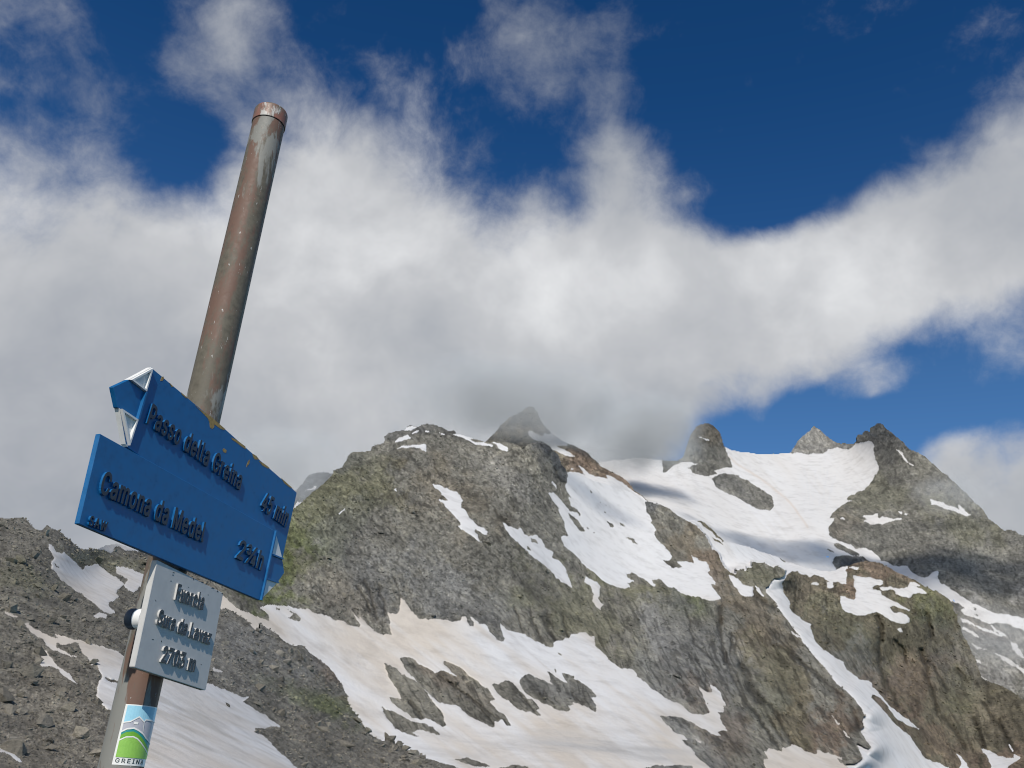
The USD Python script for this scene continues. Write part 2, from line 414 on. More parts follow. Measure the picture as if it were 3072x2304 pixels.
        n = len(ids)
        fs = []
        a, b = remap[e[:, 0]], remap[e[:, 1]]
        for k in range(len(rings) - 1):
            fs += [np.stack([a + k * n, b + k * n, b + (k + 1) * n], 1), np.stack([a + k * n, b + (k + 1) * n, a + (k + 1) * n], 1)]
        v, f = np.vstack(rings), np.vstack(fs)
        c = (v - EYE) @ CAM
        q = np.stack([CX + F_PX * c[:, 0] / c[:, 2], CY + F_PX * c[:, 1] / c[:, 2]], -1)
        ok = self.inside(self.region.buffer(6), q)
        return v, f[ok[f].all(1)], ids

    def emit(self, faces, name, parent, mat, tint):
        ids, f = np.unique(self.F[faces], return_inverse=True)
        return raw_mesh(name, parent, self.V[ids], f.reshape(-1, 3), mat, self.N[ids], tint.reshape(-1, 3)[ids])

    def at(self, px, py):
        """The point of the built surface seen at a survey point, and its range."""
        i = int(np.clip(round((py - self.gy[0, 0]) / self.step), 0, self.gx.shape[0] - 1))
        j = int(np.clip(round((px - self.gx[0, 0]) / self.step), 0, self.gx.shape[1] - 1))
        return self.P[i, j], self.D[i, j]


def tints(pix, base, spots, seed, amount=18.0):
    """Colour of the stone and turf: a base, and growths or veins of another colour at places."""
    q = np.concatenate([pix / 60.0, np.full(pix.shape[:-1] + (1,), seed * 5.1)], -1)
    n1, n2 = fbm(q, 4, seed), fbm(q * 3.3, 3, seed + 9)
    col = np.broadcast_to(np.asarray(base, float), pix.shape[:-1] + (3,)).copy()
    for (x, y, rx, ry, ang, colour, w) in spots:
        ca, sa = math.cos(math.radians(ang)), math.sin(math.radians(ang))
        dx, dy = pix[..., 0] - x, pix[..., 1] - y
        r = np.hypot((dx * ca + dy * sa) / rx, (-dx * sa + dy * ca) / ry)
        k = np.clip(1.35 - r + (n1 - .5) * 2.2 + (n2 - .5) * 1.6, 0, 1)
        k = (k * k * (3 - 2 * k) * w)[..., None]
        col = col * (1 - k) + np.asarray(colour) * k
    return col


GREY, OLIVE, GREEN, BROWN, RUST, DARK, PALE, TAN = (0.225, 0.225, 0.215), (0.185, 0.182, 0.120), (0.140, 0.165, 0.062), (0.200, 0.172, 0.130), (0.190, 0.145, 0.110), (0.120, 0.122, 0.124), (0.32, 0.315, 0.30), (0.26, 0.235, 0.195)
WHITE, CREAM, SOOT = np.array((0.605, 0.605, 0.61)), np.array((0.52, 0.472, 0.415)), np.array((0.42, 0.41, 0.40))


def snow_tint(pix, dirt, flow, seed, bands=0.0, band_box=None):
    """Old snow: cream dust in runnels along the fall line, and grey bands where melt gathers."""
    ca, sa = math.cos(math.radians(flow)), math.sin(math.radians(flow))
    u, v = pix[..., 0] * ca + pix[..., 1] * sa, -pix[..., 0] * sa + pix[..., 1] * ca
    q = np.stack([u / 260.0, v / 30.0, np.full(u.shape, seed * 2.3)], -1)
    n = fbm(q, 5, seed)
    big = fbm(np.stack([u / 300, v / 180, np.full(u.shape, seed * 1.1)], -1), 3, seed + 3)
    k = np.clip(dirt * (0.25 + 2.6 * (big - .35) + 2.4 * (n - .5)), 0, 0.95)[..., None]
    col = WHITE * (1 - k) + CREAM * k
    ln = fbm(np.stack([u / 170.0, v / 7.0, np.full(u.shape, seed * 3.9)], -1), 3, seed + 11)
    pt = fbm(np.stack([u / 130.0, v / 60.0, np.full(u.shape, seed * 6.1)], -1), 3, seed + 12)
    k = (np.clip((ln - .53) * 5, 0, 1) * np.clip((pt - .38) * 4, 0, 1) * min(1.0, 0.25 + dirt) * 0.42)[..., None]
    col = col * (1 - k) + SOOT * np.array((1.04, .98, .92)) * k
    if bands:
        x0, y0, x1, y1 = band_box
        m = np.clip((pix[..., 1] - y0) / 60, 0, 1) * np.clip((y1 - pix[..., 1]) / 60, 0, 1) * np.clip((pix[..., 0] - x0) / 150, 0, 1) * np.clip((x1 - pix[..., 0]) / 150, 0, 1)
        w = fbm(np.stack([pix[..., 0] / 330, (pix[..., 1] - 0.10 * pix[..., 0]) / 26, np.full(u.shape, seed * 7.7)], -1), 5, seed + 6)
        k = np.clip((w - .44) * 5, 0, 1)[..., None] * (m * bands)[..., None]
        col = col * (1 - k) + SOOT * k
    return col


# ======================================================= the near slope on the left
S_NEAR = """S: -160,1548 1: 0,180 60,190 110,183 200,180 235,178 290,205 310,240 350,280 370,305 430,310 470,270 500,248 530,285 580,300 630,320 660,350 690,390 740,420 790,470 850,500
 880,505 990,495 1000,505 1090,465 1210,450 1300,470 1400,512 S: 470,1640 560,1655 640,1738 3: 80,10 130,5 190,25 240,50 330,110 390,160 420,200 450,240 480,230 480,180 440,135 500,165 560,205 620,235 670,270
 720,330 790,370 860,390 920,388 970,420 1010,465 1090,520 1170,575 1230,640 1270,690 1300,740 1340,790 1370,870 1410,920 1390,930 1420,1020 1470,1080 1530,1150 1560,1210 1620,1295 1700,1350 1770,1380 1800,1360
 1860,1335 1885,1395 1950,1400 2000,1440 2010,1470 2080,1480 2110,1460 2125,1510 2212,1520 6: 0,1555 70,1570 130,1590 250,1625 330,1650 S: 1400,2312 1440,2470 -160,2470"""
near = Land(S_NEAR, [(0, 2304, 14), (400, 2304, 16), (800, 2304, 22), (900, 2304, 26), (0, 1950, 24), (0, 1549, 46), (200, 1650, 46), (300, 1700, 60), (405, 1648, 85), (300, 1820, 36), (150, 1900, 27), (500, 1900, 38),
                     (660, 1840, 62), (660, 2020, 36), (900, 1950, 66), (1040, 2090, 64), (1170, 2215, 60), (1400, 2310, 58), (1000, 2300, 34), (850, 2150, 38), (-160, 2304, 12), (-160, 1549, 44), (500, 2470, 11),
                     (1440, 2470, 36), (0, 2470, 9.5), (560, 1735, 86)], 2.5,
            [(150, 2.2, 0.13, True), (60, 2.0, 0.22, True), (24, 1.6, 0.27, True), (10, 1.4, 0.26, True), (5, 1.2, 0.20, False)], 28, 11, lambda x, y: 0.12 + 0 * x)
near_snow = [poly(t) for t in (
    "1: 500,450 540,465 580,530 640,560 665,535 700,580 760,640 800,680 850,720 870,700 900,675 960,680 1030,670 1080,710 1130,760 1200,800 1240,840 1290,870 1210,930 1200,960 1230,1010 1180,1040 1120,1050 1130,1100 1160,1130 1210,1170 1130,1180 1080,1170 1030,1130 950,1060 900,1010 860,980 780,940 700,880 640,830 590,780 540,720 530,650 560,600 550,560 510,510",
    "1: 1190,690 1250,690 1330,710 1420,750 1540,775 1600,850 1510,900 1440,905 1400,960 1330,940 1280,880 1330,830 1260,780 1220,770",
    "1: 960,1200 1040,1170 1100,1190 1110,1225 1000,1225",
    "1: 1000,500 1090,440 1210,430 1300,455 1430,505 1440,525 1300,520 1240,475 1190,490 1180,520 1150,540 1080,520",
    """2: 250,150 290,148 350,210 430,245 520,300 600,320 570,275 620,280 760,320 900,355 1100,405 1215,445 1240,470 1340,520 1500,575 1750,680 2140,780 3: 0,800 120,850 280,910 380,935 300,970 390,1020 480,1080 580,1140
     700,1225 620,1240 560,1270 440,1280 520,1330 580,1390 620,1440 740,1530 830,1625 900,1659 S: 930,2330 960,2480 300,2480 2: 1300,1500 1190,1090 1100,1050 1060,1010 1020,950 1000,880 1010,800 1045,740 1055,690 1030,640 1000,570
     950,600 930,550 880,490 840,420 810,365 760,355 700,380 640,375 600,350 590,400 640,430 740,490 840,520 720,500 600,450 520,420 480,380 440,320 360,270 310,240 280,200""",
    "2: 380,395 430,420 490,450 510,500 560,560 600,600 650,635 700,670 760,750 820,800 770,780 700,735 620,680 600,630 480,600 430,610 415,560 440,510",
    "2: 0,1430 60,1460 160,1520 250,1600 160,1575 60,1510 0,1490", "2: 45,40 120,50 200,90 140,85 60,65",
    "3: 0,610 60,640 110,665 60,670 0,650")]
near_rock_and_shade = [poly("1: 560,640 600,680 640,740 600,710 570,670"), poly("3: 430,1250 520,1245 700,1230 620,1250 520,1290 450,1275"), poly("2: 1060,700 1150,735 1280,770 1240,785 1120,750")]  # last sliver is a shadow line on the snow, filled in as rock
near.build(near_snow, near_rock_and_shade, "rock")
NEAR_ROCK = tints(near.pix, (0.190, 0.180, 0.155), [(960, 2110, 190, 30, 22, GREEN, 0.42), (1010, 2150, 90, 22, 35, GREEN, 0.4), (300, 1690, 130, 30, 10, OLIVE, 0.5), (80, 1740, 90, 40, 20, OLIVE, 0.45), (980, 1995, 25, 70, -30, RUST, 0.6), (760, 1930, 160, 60, 20, GREY, 0.6), (100, 2200, 400, 250, 0, TAN, 0.4), (1100, 2260, 300, 60, 20, TAN, 0.45), (720, 2000, 160, 90, 20, PALE, 0.25)], 11)
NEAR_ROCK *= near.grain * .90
NEAR_SNOW = snow_tint(near.pix, 0.85, 24, 12) * 0.93
# wind ripples across the big snow: shallow ridges with grit in the troughs
ca, sa = math.cos(math.radians(25)), math.sin(math.radians(25))
qx = near.pix + 16 * (np.stack([fbm(np.concatenate([near.pix / 120, np.full(near.pix.shape[:-1] + (1,), z_)], -1), 3, 4) for z_ in (0.3, 7.7)], -1) - .5)
u, v_ = qx[..., 0] * ca + qx[..., 1] * sa, -qx[..., 0] * sa + qx[..., 1] * ca
rip = noise(np.stack([u / 210, v_ / 10.5, np.zeros_like(u)], -1), 14) * .62 + noise(np.stack([u / 60, v_ / 6.0, np.ones_like(u)], -1), 15) * .38
band = np.clip((near.pix[..., 1] - 1960) / 60, 0, 1) * np.clip((near.pix[..., 0] - 330) / 60, 0, 1)
rip_k = (np.clip((rip - .50) * 3.4, 0, 1) * band * 0.60)[..., None]
NEAR_SNOW = NEAR_SNOW * (1 - rip_k) + np.array((0.36, 0.34, 0.31)) * rip_k

# ======================================================= the mountain in the middle with the snow basin at its foot
S_MID = """S: 600,1700 700,1620 4: 20,1180 60,1120 150,1050 240,975 330,880 400,830 440,800 500,750 545,705 555,660 640,630 665,580 690,540 700,500 740,478 800,460 880,462 940,455 945,420 1000,390 1070,370 1085,340 1075,310 1100,290
 1130,265 1200,250 1290,240 1320,195 1370,190 1440,200 1480,182 1550,175 1620,190 1700,220 1770,250 1800,238 1825,250 1830,278 1900,290 1990,318 2060,340 2130,358 7: 190,355 250,362 340,350 420,365 510,385 575,430 610,410
 650,378 740,358 800,375 860,408 900,450 945,490 970,540 990,600 1030,650 1048,680 1100,695 1200,720 1350,775 1480,815 1600,850 1750,895 1830,945 1885,985 8: 1230,190 1330,220 1420,265 1500,325 1560,362 1640,400 1690,425
 1740,490 1790,540 1820,600 1850,670 1900,705 1935,745 1945,800 1990,870 2050,920 2105,945 2110,900 2150,890 2212,900 B: 20,370 80,365 140,380 140,352 200,345 190,300 210,288 260,300 330,300 360,315 420,350 430,335 480,345
 540,380 530,440 500,460 430,465 390,510 370,545 345,560 350,610 400,660 440,710 480,780 520,840 600,950 690,1050 720,1120 800,1220 880,1310 960,1400 1050,1520 1120,1600 1210,1659 E: 470,960 500,1000 545,1050 560,1090
 600,1115 555,1125 545,1180 555,1240 530,1265 520,1280 560,1330 610,1400 630,1445 600,1468 560,1450 480,1400 500,1450 545,1560 480,1610 440,1620 370,1625 S: 2560,2320 2590,2450 560,2450"""
mid = Land(S_MID, [(1500, 2304, 170), (900, 2304, 150), (2200, 2304, 215), (2600, 2304, 262), (1100, 1900, 235), (1500, 1900, 262), (1900, 2000, 275), (2200, 2150, 270), (2400, 2240, 270), (700, 1800, 210), (860, 1500, 300),
                   (850, 1720, 250), (1010, 1360, 380), (1270, 1270, 470), (1480, 1335, 480), (1600, 1340, 480), (1700, 1420, 500), (1940, 1505, 560), (1500, 1600, 350), (1700, 1700, 390), (1900, 1750, 430), (2150, 1800, 430),
                   (2000, 1600, 520), (2100, 1660, 520), (2200, 1720, 490), (2300, 1700, 520), (2350, 1830, 450), (2450, 1980, 400), (2550, 2080, 370), (2590, 2240, 310), (2200, 1900, 390), (700, 1450, 340), (1500, 2450, 135),
                   (2500, 2450, 215), (600, 2450, 105)], 2.5,
           [(110, 3.0, 0.10, True), (44, 3.0, 0.13, True), (18, 2.8, 0.20, True), (8, 2.2, 0.24, True), (4, 1.5, 0.2, False)], 58, 21, lambda x, y: 0.22 + 0.72 * np.clip((0.55 * (x - 1500) + 1.3 * (y - 1650)) / 520, 0, 1), (
               ("D: 540,0 570,100 592,240 640,360 760,480 880,640", 4, 2.2), ("D: 890,-10 905,150 900,300 920,420 960,540", 7, 2.6), ("D: 1020,250 1000,480", 4, 2.0), ("D: 1030,380 1080,520 1130,640", 7, 2.2),
               ("D: 1130,600 1200,760 1250,880 1290,960", 14, 2.4), ("D: 940,470 1000,640 1080,820 1180,980 1300,1130 1400,1280 1480,1400", 5, 2.4), ("D: 1330,950 1420,1000 1500,1120 1550,1230 1640,1410", 7, 2.6),
               ("D: 1400,1130 1480,1250 1560,1380", 6, 2.4), ("D: 1100,900 1220,1060 1350,1220 1500,1470", 4, 2.2), ("D: 590,480 650,620 700,740 780,850", 4, 2.2), ("D: 640,520 720,650 760,760", 3.5, 2.0), ("D: 480,700 560,840 640,980", 3.5, 2.0),
               ("B: 200,600 300,690 400,760 490,775", 9, 2.4), ("B: 380,990 460,1080 560,1180 700,1290", 4, 2.0), ("B: 600,1240 760,1390 900,1510 1000,1640", 5, 2.2), ("D: 1500,380 1640,480 1800,600 1900,660", 5, 2.2), ("D: 1900,680 2050,820 2180,930", 5, 2.0),
               ("E: 430,1040 470,1150 510,1250", 6, 2.2), ("6: 1200,100 1230,180 1290,290 1330,340", 6, 2.2), ("6: 1240,60 1260,150", 8, 2.0), ("6: 1400,60 1450,200 1460,290", 5, 2.2), ("6: 920,0 960,130 1000,250", 4, 2.0), ("6: 1080,0 1100,140 1180,300", 4, 2.0),
               ("5: 1020,880 1040,980 1080,1080 1090,1200", 4, 2.0), ("5: 880,830 930,960 960,1080 1010,1240", 5, 1.8), ("5: 800,880 880,1030 920,1150", 3.5, 2.0), ("5: 1300,1180 1180,800", 4, 1.6), ("7: 900,640 960,740 1000,800", 5, 2.0), ("7: 300,1080 480,1300", 5, 1.6),
               ("6: 120,700 300,830 480,960 640,1130 700,1210", 3.5, 2.2), ("6: 240,780 420,900 560,1010 740,1150", 3.5, 2.2), ("6: 950,860 1060,990 1110,1060", 3.5, 2.0), ("6: 1200,860 1290,980 1330,1010", 3.5, 2.0), ("6: 1500,870 1620,990", 3.5, 2.0), ("3: 2040,980 2110,1060 2150,1130", 7, 2.2)))
mid_snow = [poly(t) for t in (
    """S: 560,1800 668,1788 3: 250,0 330,40 420,80 510,110 585,135 570,80 530,30 490,-10 S: 800,1812 5: 45,1100 130,1110 200,1130 290,1130 340,1155 400,1175 480,1200 560,1245 640,1250 740,1300 830,1325 835,1290 760,1185 790,1200 830,1240 830,1200
     870,1250 930,1310 1000,1370 1080,1400 1090,1380 1130,1395 1165,1395 1150,1340 1130,1290 1140,1240 1110,1170 1160,1175 1220,1180 1240,1130 1255,1080 1245,1000 1290,1040 1320,1090 1370,1160 1440,1230 1520,1240 1640,1235
     1720,1245 1800,1270 1870,1250 1890,1205 1925,1200 1935,1260 1965,1310 1995,1305 2000,1260 1970,1200 2010,1220 2060,1280 2140,1300 2180,1360 6: 640,230 680,280 740,320 800,345 805,310 780,240 760,160 800,205 860,235 940,245
     1020,270 1100,320 1170,350 1240,390 1310,405 1320,350 1410,345 1430,320 1490,300 1510,265 1590,265 1640,248 1690,285 1735,295 1745,390 1800,430 1860,480 1900,540 1960,590 2010,620 2110,620 2160,650 2190,720 D: 0,640 30,690
     120,780 200,840 250,865 310,920 380,955 490,1000 530,1040 600,1085 720,1115 780,1090 770,1040 740,960 710,880 670,815 710,830 770,870 815,865 795,790 850,810 900,860 930,940 960,1010 930,1010 950,1090 870,1070 900,1110
     920,1190 990,1295 940,1270 870,1280 920,1340 800,1290 700,1240 600,1180 500,1135 430,1125 360,1120 280,1120 310,1170 370,1230 440,1290 520,1325 560,1360 495,1370 560,1430 620,1480 670,1550 740,1600 790,1659 S: 2135,2320
     2150,2460 500,2460""",
    """D: 1380,1700 1340,1570 1400,1565 1345,1480 1390,1480 1400,1455 1470,1470 1540,1490 1550,1440 1620,1440 1640,1415 1740,1450 1780,1490 1900,1510 1910,1475 2000,1500 2080,1515 2160,1540 2160,1580 2110,1545 2140,1600 E: 300,1600 370,1632
     S: 2570,2310 2600,2460 2300,2460""",
    "4: 1595,795 1650,820 1740,850 1800,880 1860,910 1895,960 1880,1050 1930,1085 1960,1150 2020,1195 2060,1240 2130,1260 2155,1300 2140,1330 2080,1300 2030,1270 2020,1295 2060,1330 2070,1380 2105,1415 2060,1390 2010,1350 1970,1325 1900,1290 1830,1225 1870,1240 1850,1190 1800,1130 1740,1060 1640,950 1660,945 1700,970 1750,990 1700,930 1640,870 1600,830",
    "7: 375,1200 430,1240 490,1260 520,1275 545,1255 600,1310 640,1335 690,1340 8: 40,545 90,590 130,660 170,700 210,710 190,760 240,790 300,830 340,890 345,930 365,970 390,1030 400,1080 340,1055 260,990 180,910 110,840 50,800 0,765 7: 600,1480 500,1390 450,1330 400,1270",
    "8: 545,965 590,990 660,1030 690,1060 685,1140 670,1200 720,1235 730,1250 700,1290 705,1320 660,1290 640,1240 615,1230 630,1190 610,1110 570,1060 525,1025",
    """7: 1048,670 1100,670 1350,750 1600,830 1760,870 1900,985 1850,1000 1850,1050 1900,1130 1930,1180 1910,1200 1960,1260 1950,1310 1970,1370 2030,1430 2080,1490 2130,1550 8: 1390,690 1440,760 1410,800 1340,795 1380,840 1440,875 1540,880 1490,820
     1580,815 1670,825 1640,740 1720,790 1800,820 1810,860 1840,910 1810,920 1860,1000 1895,1045 1835,1045 1870,1090 1945,1195 1840,1215 1740,1185 1640,1170 1560,1140 1480,1100 1400,1060 1330,1010 1240,990 1260,1065 1180,1020
     1110,970 1050,930 960,950 1055,1015 970,1020 1000,1060 960,1085 900,1090 820,1060 730,1010 640,940 540,850 450,770 390,700 320,650 290,590 290,540 360,560 7: 980,1330 1055,1355 1030,1290 1020,1240 970,1120 930,1060 960,1070
     900,980 855,900 900,890 950,920 1000,1010 1060,1080 1130,1100 1190,1155 1150,1080 1080,1030 1050,930 1080,950 1020,830 1040,760""",
    "4: 1190,370 1230,330 1290,300 1330,290 1340,305 1375,318 1320,335 1260,355", "4: 1200,425 1260,410 1360,405 1440,385 1510,385 1525,420 1520,465 1480,460 1440,430 1360,425 1290,430",
    "4: 1280,243 1330,205 1370,198 1440,198 1410,230 1340,245", "4: 1360,275 1440,250 1445,268 1380,284", "4: 1490,248 1560,258 1520,268", "4: 1630,260 1715,280 1690,294",
    "4: 1780,278 1840,278 1920,290 2020,330 1950,330 2010,360 2100,375 2200,400 2200,420 2110,407 2010,387 1940,347 1880,322", "7: 160,362 200,378 268,410 240,420 190,397", "7: 238,362 340,372 380,400 432,430 430,475 390,465 340,430 300,390",
    "4: 1180,855 1215,843 1220,880", "4: 608,1108 668,1060 678,1068 620,1114",
    "8: 2000,942 2060,952 2130,990 2160,1040 2212,1060 B: 190,560 215,620 220,640 180,650 110,655 60,600 0,540 S: 2185,1725",
    "B: 210,540 270,580 350,665 300,640 240,590", "D: 1620,215 1700,275 1735,312 1690,302", "D: 2050,1100 2145,1200 2130,1215", "E: 320,1255 360,1290 432,1365 390,1350 340,1300", "7: 885,755 930,820 935,850 900,810",
    "D: 640,1340 680,1370 720,1405 670,1395")]
mid_rock = [poly(t) for t in (
    "3: 1765,570 1830,590 1900,640 1960,690 2080,750 2140,790 6: 0,870 60,950 110,1020 165,1090 185,1170 210,1220 170,1235 90,1190 0,1140 3: 2160,1150 2060,1130 2000,1090 1920,1030 1850,980 1825,910 1870,930 1950,940 1900,830 1840,740 1800,650",
    """3: 1930,530 2000,510 2080,540 2140,580 6: 0,610 70,655 80,680 170,650 250,690 320,720 220,620 165,560 200,545 280,580 370,620 420,680 500,730 550,790 620,830 660,880 700,950 650,970 720,1040 800,1100 840,1170 880,1230 830,1220 770,1150
     740,1180 700,1160 720,1240 640,1220 560,1170 490,1150 440,1110 400,1080 350,1030 260,1000 190,990 130,970 60,920 0,860 3: 2130,780 2080,730 2010,660 1970,590""",
    "3: 1745,1020 1800,1060 1880,1080 1960,1120 2060,1170 2140,1190 6: 0,1210 60,1240 150,1320 100,1320 0,1280 3: 2130,1270 2060,1290 2150,1350 2080,1330 2000,1290 1900,1250 1830,1180 1770,1100",
    "6: 670,790 690,775 740,790 800,745 880,770 930,820 990,870 1040,930 1100,940 1140,990 1180,1040 1130,1045 1195,1115 1150,1110 1080,1070 1030,1085 960,1050 900,1010 850,960 790,930 740,890 710,850",
    "6: 980,720 1050,690 1140,720 1180,740 1260,760 1310,790 1250,660 1290,680 1340,700 1400,760 1470,790 1440,750 1400,670 1460,690 1520,710 1540,740 1640,800 1700,850 1750,900 1760,935 1700,930 1740,990 1765,1050 1760,1080 1700,1050 1640,1020 1560,980 1500,970 1520,1000 1450,1000 1490,1050 1470,1075 1350,1060 1290,1020 1220,990 1150,950 1090,920 1030,880 990,830 960,780",
    "6: 1318,618 1345,650 1348,682 1322,652", "6: 280,1570 430,1550 560,1600 640,1630 700,1650 500,1640 330,1590", "6: 780,1650 900,1625 1000,1640 1060,1659 1000,1700 700,1690", "D: 100,1659 250,1630 420,1640 500,1615 620,1640 640,1700 100,1700",
    "3: 760,20 800,30 860,60 910,110 905,155 850,125 770,110 800,90 830,60", "3: 640,-10 700,10 690,30 660,20",
    "7: 660,1365 720,1390 735,1420 700,1415 670,1390", "7: 615,1435 660,1470 665,1490 630,1480", "7: 1050,1110 1100,1130 1160,1180 1200,1240 1235,1300 1190,1290 1130,1220 1080,1160", "7: 1450,1195 1510,1215 1535,1262 1490,1255", "7: 1630,1340 1690,1360 1740,1370 1785,1420 1740,1415 1690,1380",
    "7: 1275,855 1312,873 1300,893", "7: 1415,1005 1452,1028 1440,1045", "7: 1368,972 1398,985 1380,993", "7: 1555,1172 1620,1208 1655,1248 1600,1228", "7: 1222,1237 1278,1277 1250,1268", "7: 1297,1298 1338,1316 1310,1318", "7: 1420,1085 1455,1098 1440,1110",
    "6: 1330,410 1400,480 1410,492 1380,475", "D: 745,960 800,1010 815,1022 770,995")]
mid.build(mid_snow, mid_rock, "rock")
MID_ROCK = tints(mid.pix, (0.215, 0.207, 0.178), [
    (880, 1600, 150, 190, 30, GREEN, 0.75), (960, 1500, 170, 130, -20, OLIVE, 0.8), (860, 1700, 120, 60, -40, GREEN, 0.8), (1050, 1430, 180, 90, 0, OLIVE, 0.7), (1010, 1375, 110, 40, 0, DARK, 0.6), (1160, 1310, 100, 30, -10, DARK, 0.7), (1290, 1280, 120, 24, 12, DARK, 0.55),
    (1150, 1700, 260, 120, 30, GREY, 0.5), (1000, 1760, 160, 60, 30, TAN, 0.55), (1330, 1790, 260, 90, 20, GREY, 0.8), (1340, 1480, 180, 90, 35, BROWN, 0.5), (1640, 1345, 90, 50, 40, DARK, 0.9), (1500, 1420, 120, 40, 35, PALE, 0.35),
    (1750, 1860, 240, 90, 30, OLIVE, 0.6), (2000, 1800, 200, 50, 20, OLIVE, 0.85), (2080, 1810, 60, 40, 50, GREEN, 0.7), (1970, 1900, 26, 110, -25, PALE, 0.7), (2100, 2000, 230, 180, 60, GREY, 0.75), (2050, 1640, 90, 60, 30, BROWN, 0.8), (2120, 1690, 60, 60, 30, RUST, 0.6),
    (2300, 1880, 150, 60, 50, BROWN, 0.7), (2330, 2000, 200, 60, 50, BROWN, 0.8), (2460, 2200, 130, 100, 50, RUST, 0.9), (2350, 2100, 160, 90, 60, OLIVE, 0.5), (2150, 2180, 70, 160, -30, RUST, 0.5), (1380, 2050, 90, 50, 40, TAN, 0.7), (1300, 2010, 60, 30, 30, RUST, 0.35), (1660, 2070, 120, 40, 20, GREY, 0.6),
    (2000, 2230, 200, 80, 30, GREY, 0.8), (1930, 1500, 80, 20, 35, DARK, 0.9), (2080, 1570, 60, 30, 40, BROWN, 0.8), (2290, 1730, 90, 40, 20, OLIVE, 0.6)], 21)
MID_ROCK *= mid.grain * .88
MID_SNOW = snow_tint(mid.pix, 1.0, 38, 22, 1.0, (1150, 2170, 2120, 2330)) * 0.97
clean = np.clip((1790 - mid.pix[..., 1] + 0.12 * (mid.pix[..., 0] - 1700)) / 60, 0, 1)[..., None]
MID_SNOW = MID_SNOW * (1 - clean) + snow_tint(mid.pix, 0.12, 40, 23) * clean

# ======================================================= the brown peak behind it
S_PEAK = """S: 1380,1420 7: 200,352 250,300 300,250 350,190 400,140 450,98 520,70 570,40 610,10 640,-5 700,5 740,60 770,130 820,200 870,255 930,300 1000,350 1050,378 1120,400 1180,430 1240,460 1300,520 1360,570 1390,620 1440,640 1510,675 1580,710
 1660,765 1720,830 1730,855 1800,900 1885,975 S: 1962,1528 1900,1535 1780,1500 1700,1478 1500,1440"""
peak = Land(S_PEAK, [(1600, 1225, 740), (1460, 1320, 690), (1700, 1300, 720), (1880, 1400, 720), (1940, 1500, 625), (1704, 1425, 545), (1830, 1460, 590), (1750, 1400, 630), (1600, 1400, 650), (1700, 1490, 545), (1900, 1540, 625), (1450, 1450, 640), (1400, 1400, 680), (1800, 1380, 680)], 2.5,
            [(90, 2.0, 0.08, True), (34, 2.0, 0.10, True), (14, 1.8, 0.16, True), (6, 1.5, 0.2, False)], 50, 31, lambda x, y: 0.1 + 0 * x)
peak_snow = [poly(t) for t in (
    "7: 640,255 680,250 720,270 760,295 805,305 815,280 860,275 890,270 960,310 1010,345 1050,375 1050,410 990,405 930,400 960,430 1010,440 1080,480 1140,525 1100,520 1040,505 990,490 930,465 900,455 870,405 800,375 740,350 690,340 650,300",
    "7: 1145,615 1190,630 1230,670 1280,700 1340,720 1470,752 1450,710 1510,730 1600,780 1700,850 1765,895 1850,960 1900,1100 1400,1000 1040,900 1030,700 1060,672 1120,680 1180,700 1212,700 1190,660", "7: 1075,640 1120,645 1090,658")]
peak.build(peak_snow, [poly("7: 1205,700 1225,706 1222,716 1208,712")], "rock", mid)
PEAK_ROCK = tints(peak.pix, (0.215, 0.192, 0.150), [(1600, 1280, 150, 60, 0, TAN, 0.6), (1530, 1320, 90, 60, 0, BROWN, 0.6), (1780, 1400, 120, 40, 35, RUST, 0.8), (1720, 1380, 60, 50, 0, RUST, 0.7), (1860, 1440, 90, 30, 35, RUST, 0.9), (1640, 1300, 60, 30, 30, RUST, 0.5)], 31)
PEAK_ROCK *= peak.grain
PEAK_SNOW = snow_tint(peak.pix, 0.16, 35, 32)

